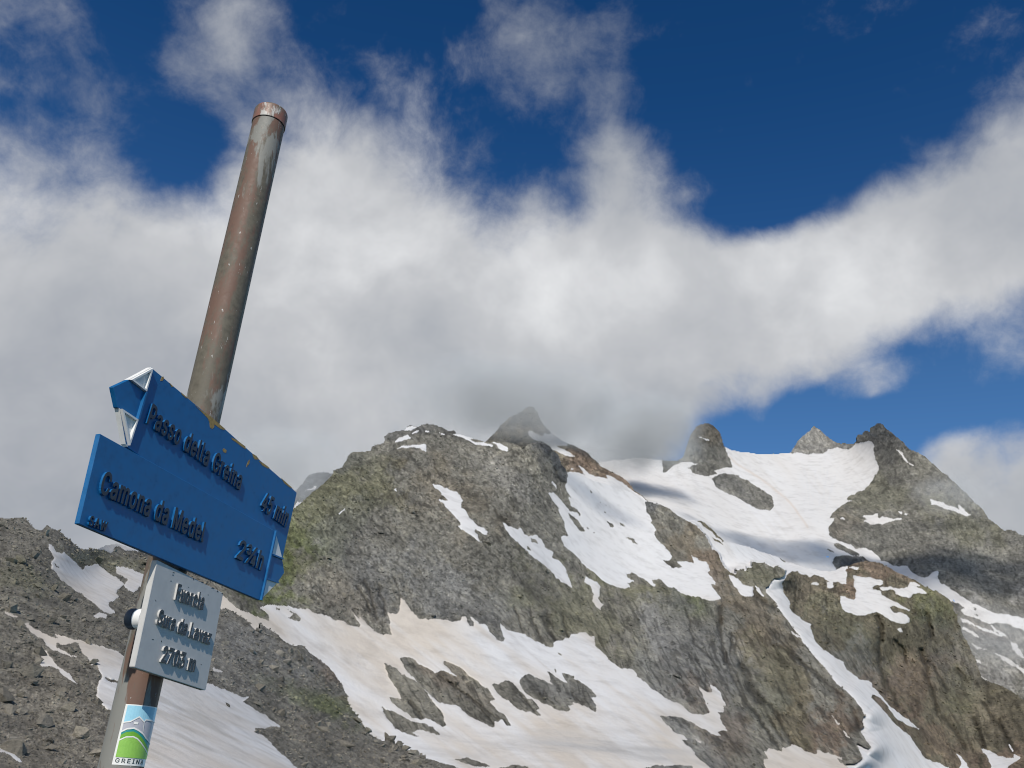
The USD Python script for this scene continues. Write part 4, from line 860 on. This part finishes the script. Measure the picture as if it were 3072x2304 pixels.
def slab(pts, depth, off, round_=0.0, bevel=0.0):
    """A plate with the outline pts (board coordinates), its front at the plane off, depth thick, with a small bevel at the front edge."""
    g = pts if isinstance(pts, Polygon) else Polygon(pts)
    if round_:
        g = g.buffer(-round_).buffer(round_, quad_segs=4)
    parts = []
    for q in getattr(g, "geoms", [g]):
        if bevel:
            parts.append(extrude_bevel(q, depth, bevel))
        else:
            e = trimesh.creation.extrude_polygon(q, depth, engine="earcut"); e.apply_translation([0, 0, -depth]); parts.append(e)
    return from_board(trimesh.util.concatenate(parts), off)


def extrude_bevel(q, depth, b):
    """Extruded outline with a chamfered front rim."""
    inner = q.buffer(-b, join_style=2)
    ring_o = np.array(q.exterior.coords)[:-1]
    ls = shapely.LinearRing(inner.exterior.coords)
    # match every outer vertex with its mitred inner one
    ri = np.array([np.array(ls.interpolate(ls.project(Point(p))).coords[0]) for p in ring_o])
    n = len(ring_o)
    v = np.vstack([np.c_[ring_o, np.full(n, -depth)], np.c_[ring_o, np.full(n, -b)], np.c_[ri, np.zeros(n)]])
    f = []
    for k in range(2):
        for i in range(n):
            j = (i + 1) % n
            f += [[k * n + i, k * n + j, (k + 1) * n + j], [k * n + i, (k + 1) * n + j, (k + 1) * n + i]]
    tv, tf = trimesh.creation.triangulate_polygon(Polygon(ri), engine="earcut")
    from scipy.spatial import cKDTree
    m = cKDTree(ri).query(tv)[1]
    f += [[2 * n + m[a], 2 * n + m[b_], 2 * n + m[c]] for a, b_, c in tf]
    f += [[m[a], m[c], m[b_]] for a, b_, c in tf]
    t = trimesh.Trimesh(v, f, process=False)
    trimesh.repair.fix_normals(t)
    return t


def letters(parent, text, bl, br, tl, sheet, off, depth, side_mat, face_mat, gap=0.20):
    """Raised lettering, one part for each letter, its foot line from bl to br and its capitals reaching up to tl."""
    a, b, c = (hv(sheet(*p), off + depth) for p in (bl, br, tl))
    glyphs, x = [], 0.0
    for ch in text:
        if ch == " ":
            x += 0.48
            continue
        g = text_mesh(ch, 1.0, 1.0, bold=True)
        lo, hi = g.bounds[0, 0], g.bounds[1, 0]
        g.apply_translation([x - lo, 0, 0])
        glyphs.append(g)
        x += hi - lo + gap
    W = x - gap
    ex, ey = (b - a) / W, c - a
    for g in glyphs:
        v = np.asarray(g.vertices)
        q = a + v[:, :1] * ex + v[:, 1:2] * ey
        body = trimesh.Trimesh(np.c_[q, v[:, 2] * depth - 0.0006], g.faces, process=False)
        if np.linalg.det(np.stack([ex, ey])) < 0:
            body.faces = np.asarray(body.faces)[:, ::-1]
        l = part("letter", parent, from_board(body, off), side_mat)
        face = body.copy(); face.vertices = np.c_[q, v[:, 2] * 0.0007 + depth - 0.0004]
        part("letter_face", l, from_board(face, off), face_mat)


def strip(p, q, w):
    return LineString([p, q]).buffer(w / 2, cap_style=2)


# ---- the upper board, pointing left
OFF_U, OFF_L, OFF_G, THICK = -0.007, 0.0, -0.003, 0.0075
up_board = xform("direction_sign")
tag(up_board, "blue enamelled hiking sign with arrow to the left, upper board, Passo della Greina 45 min", "sign")
u3 = lambda x, y: hv(sheet3(x, y), OFF_U)
u1 = lambda x, y: hv(sheet1(x, y), OFF_U)
corner_t, corner_b = u3(797, 125), u3(400, 1436)
panel = Polygon([corner_t, u1(750, 296), u1(985, 490), u1(1200, 682), u1(1390, 848), u1(1432, 888), u1(1345, 1287), u1(1335, 1335), corner_b])
tip_t, tip_b = u3(165, 445), u3(237, 785)
mid_t, mid_b = u3(680, 535), u3(545, 990)                    # where the bands of the arrow meet its base
edge_t, edge_b = u3(415, 330), u3(262, 800)
body = panel.union(Polygon([corner_t, edge_t, tip_t, tip_b, edge_b, u3(365, 1390), corner_b]).buffer(0.0002))
bw = part("board", up_board, slab(body.simplify(0.0003), THICK, OFF_U, 0.0012, 0.0007), BLUE)
for pts in ([corner_t, edge_t, mid_t], [mid_b, edge_b, corner_b]):
    g = Polygon(pts).buffer(-0.0006)
    a = part("arrow_triangle", up_board, slab(g, 0.0008, OFF_U + 0.0006), WHITE_PAINT)
    ring = g.difference(g.buffer(-0.0028))
    part("rim", a, slab(ring, 0.0052, OFF_U + 0.0052), WHITE_PAINT)
part("arrow_rib", up_board, slab(strip(mid_t, mid_b, 0.0034), 0.0052, OFF_U + 0.0052), BLUE)
# the far side of a triangle: white edge of the casting
for pts, n_ in (([corner_t, edge_t], 0), ([edge_b, u3(365, 1390), corner_b], 1)):
    g = LineString(pts).buffer(0.0004, cap_style=2)
    part("white_edge", up_board, slab(g, THICK + 0.0010, OFF_U + 0.0005), WHITE_PAINT)
letters(up_board, "Passo della Greina", (500, 452), (1078, 868), (536, 335), sheet1, OFF_U, 0.0042, BLUE, BLACK_PAINT)
letters(up_board, "45 min", (1207, 985), (1364, 1100), (1240, 882), sheet1, OFF_U, 0.0042, BLUE, BLACK_PAINT)
for pts in ("583,192 590,170 600,165 604,176 596,190", "800,345 815,360 870,398 890,410 985,492 975,496 955,488 930,470 918,462 916,480 905,490 892,482 888,450 878,425 850,396", "1024,545 1050,556 1110,600 1113,616 1085,598 1050,570 1030,558",
            "970,622 978,612 994,625 990,640 975,634", "1130,690 1139,684 1134,706 1118,728 1122,708", "1155,645 1180,660 1195,680 1170,680 1160,664", "1196,690 1225,706 1260,732 1250,736 1215,716", "1335,798 1362,822 1402,858 1392,856 1356,830", "640,205 662,228 652,228", "712,265 750,298 742,298 716,276"):
    q = [u1(*map(float, p.split(","))) for p in pts.split()]
    part("paint_chip", up_board, slab(Polygon(q).buffer(0.0003), 0.0004, OFF_U + 0.0003), PRIMER)
part("bracket", up_board, slab(shapely.box(0.225, 0.055, 0.305, 0.085), 0.004, OFF_U - THICK), GREY_PAINT)

# ---- the lower board, pointing right
lo_board = xform("direction_sign")
tag(lo_board, "blue enamelled hiking sign with arrow to the right, lower board, Camona da Medel", "sign")
l1 = lambda x, y: hv(sheet1(x, y), OFF_L)
l4 = lambda x, y: hv(sheet4(x, y), OFF_L)
base_t, base_b = l4(287, 668), l4(90, 1576)
body = Polygon([l1(208, 520), base_t, l4(378, 1020), l4(383, 1050), l4(407, 1215), l4(322, 1340), base_b, l1(76, 1080)])
part("board", lo_board, slab(body, THICK, OFF_L, 0.0010, 0.0007), BLUE)
m_t, m_b = l4(243, 978), l4(163, 1292)
for pts in ([base_t, l4(376, 1018), m_t], [m_b, l4(312, 1348), base_b]):
    g = Polygon(pts).buffer(-0.0006)
    a = part("arrow_triangle", lo_board, slab(g, 0.0008, OFF_L + 0.0006), WHITE_PAINT)
part("arrow_rib", lo_board, slab(strip(base_t, base_b, 0.0036), 0.0040, OFF_L + 0.0038), BLUE)
part("arrow_rib", lo_board, slab(strip(m_t, l4(378, 1034), 0.0030), 0.0034, OFF_L + 0.0032), BLUE)
part("arrow_rib", lo_board, slab(strip(m_b, l4(318, 1343), 0.0030), 0.0034, OFF_L + 0.0032), BLUE)
letters(lo_board, "Camona da Medel", (205, 885), (848, 1195), (240, 752), sheet1, OFF_L, 0.0042, BLUE, BLACK_PAINT)
letters(lo_board, "2¾h", (1056, 1290), (1212, 1368), (1086, 1180), sheet1, OFF_L, 0.0042, BLUE, BLACK_PAINT)
letters(lo_board, "SAW", (138, 1088), (246, 1130), (152, 1030), sheet1, OFF_L, 0.0040, BLUE, BLACK_PAINT, 0.26)
part("bracket", lo_board, slab(shapely.box(0.215, -0.075, 0.300, -0.045), 0.012, OFF_L - THICK), GREY_PAINT)

# ---- the small plate
plate = xform("name_plate")
tag(plate, "small white metal plate below the blue boards, with the pass name and height 2703 m", "sign")
g2 = lambda x, y: hv(sheet2(x, y), OFF_G)
part("board", plate, slab([g2(436, 75), g2(940, 328), g2(806, 1070), g2(262, 893)], 0.0095, OFF_G, 0.0022, 0.0008), GREY_PAINT)
letters(plate, "Fuorcla", (575, 375), (784, 452), (598, 258), sheet2, OFF_G, 0.0040, GREY_PAINT, GREY_LETTER)
letters(plate, "Sura da Lavaz", (432, 560), (836, 718), (460, 452), sheet2, OFF_G, 0.0040, GREY_PAINT, GREY_LETTER)
letters(plate, "2703 m", (466, 848), (718, 926), (492, 730), sheet2, OFF_G, 0.0040, GREY_PAINT, GREY_LETTER)
for k, (x, y, w, h) in enumerate(((560, 172, 16, 5), (555, 190, 14, 5), (540, 236, 10, 6), (712, 222, 7, 18), (780, 246, 20, 8), (858, 290, 22, 10), (895, 315, 12, 14), (930, 330, 10, 12), (674, 284, 6, 5), (424, 385, 5, 14), (402, 680, 14, 6), (468, 695, 6, 14), (770, 872, 6, 6), (823, 342, 6, 6))):
    q = [g2(x - w / 2, y), g2(x, y - h / 2), g2(x + w / 2, y + h * .2), g2(x + w * .2, y + h / 2)]
    part("paint_chip", plate, slab(Polygon(q).buffer(0.0002), 0.0004, OFF_G + 0.0002), GREY_LETTER)
# the bolt through its back edge: white sleeve, dark cap
c0 = hv(sheet2(318, 520), OFF_G - 0.012)


def lug(r0, z0, z1, rnd):
    prof = np.array([[0, z0], [r0 - rnd, z0], [r0 - rnd * .3, z0 - rnd * .3], [r0, z0 - rnd], [r0, z1 + rnd], [r0 - rnd * .3, z1 + rnd * .3], [r0 - rnd, z1], [0, z1]])
    m = trimesh.creation.revolve(prof[::-1], sections=40)
    m.apply_translation([c0[0] + 0.005, c0[1], 0])
    return from_board(m, OFF_G)


part("bolt_sleeve", plate, lug(0.0150, -0.0096, -0.0240, 0.002), WHITE_PAINT, smooth=35)
part("bolt_cap", plate, lug(0.0158, -0.0242, -0.0380, 0.0050), RUBBER, smooth=35)
part("bracket", plate, slab(shapely.box(0.215, -0.235, 0.300, -0.205), 0.0028, OFF_G - 0.0096), GREY_PAINT)

# ---- the post
R_P = 0.0325
A0 = board_hit(618, 1192, -0.048)
TOP_Z, MID_Z = 2.905, A0[2]
axis_at = lambda z: np.array([A0[0] + 0.0135 * (z - MID_Z), A0[1], z])


def turned(profile, sections=72):
    """A solid of revolution about the axis of the post; profile of (radius, height)."""
    m = trimesh.creation.revolve(np.asarray(profile, float), sections=sections)
    v = np.asarray(m.vertices)
    m.vertices = v + np.c_[A0[0] + 0.0135 * (v[:, 2] - MID_Z), np.full(len(v), A0[1]), np.zeros(len(v))]
    return m


post = xform("signpost")
tag(post, "tall weathered steel pipe post with rusty flaking paint and a round cap", "post")
part("pole", post, turned([(0, -0.3), (R_P, -0.3)] + [(R_P, z) for z in np.linspace(0, TOP_Z - 0.01, 30)] + [(R_P, TOP_Z + 0.01), (0, TOP_Z + 0.01)]), POLE, smooth=35)
Rc = R_P * 1.055
part("cap", post, turned([(R_P * 1.003, TOP_Z), (Rc - .0006, TOP_Z), (Rc, TOP_Z + .0008), (Rc, TOP_Z + .031), (Rc - .0012, TOP_Z + .0345), (Rc - .004, TOP_Z + .037), (Rc - .010, TOP_Z + .0385), (0, TOP_Z + .039)]), CAP, smooth=35)
part("gap_shade_ring", post, turned([(R_P * .99, TOP_Z - .0016), (R_P * 1.004, TOP_Z - .0016), (R_P * 1.004, TOP_Z), (R_P * .99, TOP_Z)]), GAP_SHADE, smooth=35)  # dark ring painted as the shadow in the gap below the cap

# ---- the sticker round the post
zs = np.linspace(1.5, 2.0, 2001)
face_dir = EYE - axis_at(1.75); face_dir[2] = 0; face_dir /= np.linalg.norm(face_dir)
right_dir = np.array([-face_dir[1], face_dir[0], 0.0])
if right_dir[0] < 0:
    right_dir = -right_dir
ARC0, ARC1 = math.radians(-24), math.radians(86)


def cyl(a, z, r):
    ax = np.stack([A0[0] + 0.0135 * (z - MID_Z), np.full_like(z, A0[1]), z], -1)
    return ax + r[..., None] * (np.cos(a)[..., None] * face_dir + np.sin(a)[..., None] * right_dir)


def project(p):
    c = (p - EYE) @ CAM
    return np.stack([CX + F_PX * c[..., 0] / c[..., 2], CY + F_PX * c[..., 1] / c[..., 2]], -1)


py = project(cyl(np.full_like(zs, ARC0), zs, np.full_like(zs, R_P)))[:, 1]
Z_TOP, Z_BOT = zs[np.argmin(abs(py - 2111.9))], zs[np.argmin(abs(py - 2293.6))]
SW, SH = (ARC1 - ARC0) * R_P, Z_TOP - Z_BOT


def wrapped(geom, level, mesh=None):
    """A flat print of the outline geom (0..1 across, 0..1 down) laid round the post."""
    out = []
    for q in getattr(geom, "geoms", [geom]):
        if q.is_empty or q.area < 1e-6:
            continue
        m = trimesh.creation.extrude_polygon(affinity.scale(q, SW, -SH, origin=(0, 0)), 0.00018, engine="earcut")
        m = m.subdivide_to_size(0.006, max_iter=12)
        v = np.asarray(m.vertices)
        r = R_P + 0.00015 * level + v[:, 2]
        m.vertices = cyl(ARC0 + v[:, 0] / R_P, Z_TOP + v[:, 1], r)
        trimesh.repair.fix_normals(m)
        out.append(m)
    return trimesh.util.concatenate(out)


sticker = xform("sticker")
tag(sticker, "small coloured picture sticker with green hills and mountain, stuck low on the post", "sticker")
flat = lambda n, c: paint(n, c, 0.35, 0.5, 0.04, 150.0)
art = shapely.box(0.05, 0.018, 0.97, 0.875)
ridge1 = [(0.05, .31), (.20, .285), (.37, .197), (.51, .275), (.545, .235), (.75, .235), (.97, .25)]
hill1 = [(0.05, .462), (.16, .41), (.31, .39), (.42, .42), (.55, .47), (.66, .53), (.80, .58), (.97, .62)]
hill2 = [(0.05, .515), (.16, .465), (.31, .445), (.42, .475), (.55, .535), (.66, .60), (.80, .67), (.97, .72)]
hill3 = [(0.05, .60), (.18, .545), (.33, .53), (.44, .56), (.55, .62), (.66, .68), (.80, .745), (.97, .80)]
low = lambda pts: Polygon(pts + [(.97, .875), (.05, .875)]).intersection(art)
under = {"print_white": (flat("print_white", (0.72, 0.72, 0.70)), shapely.box(0, 0, 1, 1)), "print_sky": (flat("print_sky", (0.29, 0.56, 0.70)), art),
         "print_mountain": (flat("print_mountain", (0.40, 0.40, 0.45)), low(ridge1)), "print_teal": (flat("print_teal", (0.02, 0.24, 0.25)), low(hill1)),
         "print_green": (flat("print_green", (0.14, 0.36, 0.03)), low(hill2)), "print_meadow": (flat("print_meadow", (0.24, 0.48, 0.08)), low(hill3))}
for k, (n, (mm, g)) in enumerate(under.items()):
    part("backing" if k == 0 else n, sticker, wrapped(g, k + 1), mm)
W_ = UsdShade.Material.Get(stage, "/World/Looks/print_white")
for pts, w in ((ridge1, .022), (hill1, .026), (hill3, .022)):
    part("print_line", sticker, wrapped(LineString(pts).buffer(w / 2, cap_style=2).intersection(art), 8), W_)
part("print_line", sticker, wrapped(LineString([(.515, .27), (.545, .47)]).buffer(.006, cap_style=2), 8), W_)
part("print_hut", sticker, wrapped(shapely.box(.28, .285, .375, .325), 8), W_)
x = 0.06
INK = flat("print_ink", (0.02, 0.04, 0.045))
for ch in "GREINA":
    g = text_mesh(ch, 1.0, 0.1, bold=True)
    v = np.asarray(g.vertices)
    lo, hi = v[:, 0].min(), v[:, 0].max()
    v = np.c_[x + (v[:, 0] - lo) * 0.105, 0.962 - v[:, 1] * 0.066, v[:, 2]]
    m = trimesh.Trimesh(np.c_[v[:, 0] * SW, -v[:, 1] * SH, v[:, 2] * 0.0018], g.faces, process=False)
    vv = np.asarray(m.vertices)
    m.vertices = cyl(ARC0 + vv[:, 0] / R_P, Z_TOP + vv[:, 1], R_P + 0.0005 + vv[:, 2])
    part("letter", sticker, m, INK)
    x += (hi - lo) * 0.105 + 0.045

# ======================================================= mist and cloud near the summits
def vapour(name, label, centre, radii, density, scale, seed, lumps=0.35, cut=0.42, turn=0.0):
    """A bank of cloud with an uneven, soft body: a closed hull whose vapour thins out before it reaches the hull."""
    ico = trimesh.creation.icosphere(3, 1.0)
    v = np.asarray(ico.vertices)
    ca, sa = math.cos(turn), math.sin(turn)
    Rz = np.array([[ca, -sa, 0], [sa, ca, 0], [0, 0, 1.0]])
    v = (v * np.asarray(radii)) @ Rz.T + np.asarray(centre)
    mat = usdkit.material(stage, f"/World/Looks/vapour_{seed}", {
        "geo": ("geometry", {}), "map": ("mapping", {"mapping_type": "texture", "location": tuple(centre), "rotation": (0, 0, turn), "scale": tuple(radii)}),
        "ball": ("gradient_texture", {"gradient_type": "spherical"}),
        "n": ("noise_texture", {"scale": 1.0 / scale, "detail": 3.0, "roughness": 0.55}),
        "n2": ("math", {"math_type": "multiply_add", "value2": lumps * 4, "value3": -lumps * 2}),
        "s": ("math", {"math_type": "add"}),
        "d": ("map_range", {"range_type": "smoothstep", "from_min": cut * 0.35, "from_max": cut * 1.9, "to_min": 0.0, "to_max": density, "clamp": True}),
        "edge": ("map_range", {"from_min": 0.0, "from_max": 0.12, "to_min": 0.0, "to_max": 1.0, "clamp": True}),
        "m": ("math", {"math_type": "multiply"}),
        "v": ("principled_volume", {"color": (0.97, 0.97, 0.98), "anisotropy": -0.5})},
        [("geo.position", "map.vector"), ("map.vector", "ball.vector"), ("geo.position", "n.vector"), ("n.fac", "n2.value1"), ("ball.fac", "s.value1"), ("n2.value", "s.value2"), ("s.value", "d.value"),
         ("ball.fac", "edge.value"), ("d.result", "m.value1"), ("edge.result", "m.value2"), ("m.value", "v.density")], volume="v.volume")
    m = raw_mesh(name, "/World", v, np.asarray(ico.faces), mat)
    tag(m, label, "cloud", kind="stuff")
    return m


def seen(px, py, D):
    return EYE + ray(np.array([px, py], float)) * D


vapour("mist_bank", "grey cloud bank wrapping the top of the brown peak", seen(1570, 1210, 660), (120, 60, 46), 0.026, 40, 1, lumps=0.25)
vapour("mist_bank", "grey cloud bank hiding the left side of the tower peak", seen(1930, 1300, 900), (92, 50, 62), 0.030, 40, 2, lumps=0.25)
vapour("mist_bank", "mist lying on the upper rim of the ice field, left of the tower peak", seen(1790, 1375, 930), (100, 40, 30), 0.016, 30, 3, lumps=0.25)
vapour("mist_bank", "dark mist over the dim ridge beside the right end of the blue boards", seen(850, 1420, 520), (62, 34, 40), 0.030, 26, 4, lumps=0.2)
vapour("mist_wisp", "thin wisp of mist on the right flank of the summit peak", seen(2870, 1480, 1010), (66, 40, 30), 0.009, 24, 5)
vapour("mist_wisp", "thin haze over the scree apron at the right edge", seen(3010, 1965, 738), (66, 26, 48), 0.010, 30, 6)
# clouds overhead, out of the picture, whose shadows lie on the glacier and on the dark face under the summit
sun_from = lambda px, py, up: far.at(px, py)[0] + SUN * up
vapour("cloud", "small cloud overhead that shades the lower ice field", sun_from(2370, 1650, 560), (120, 40, 56), 0.026, 40, 7, turn=-0.25)
vapour("cloud", "small cloud overhead that shades the dark face below the summit", sun_from(2800, 1700, 560), (170, 50, 92), 0.030, 46, 8)
vapour("cloud", "thin cloud overhead that shades the upper snow of the ridge", mid.at(1780, 1500)[0] + SUN * 420, (52, 22, 20), 0.022, 22, 9)
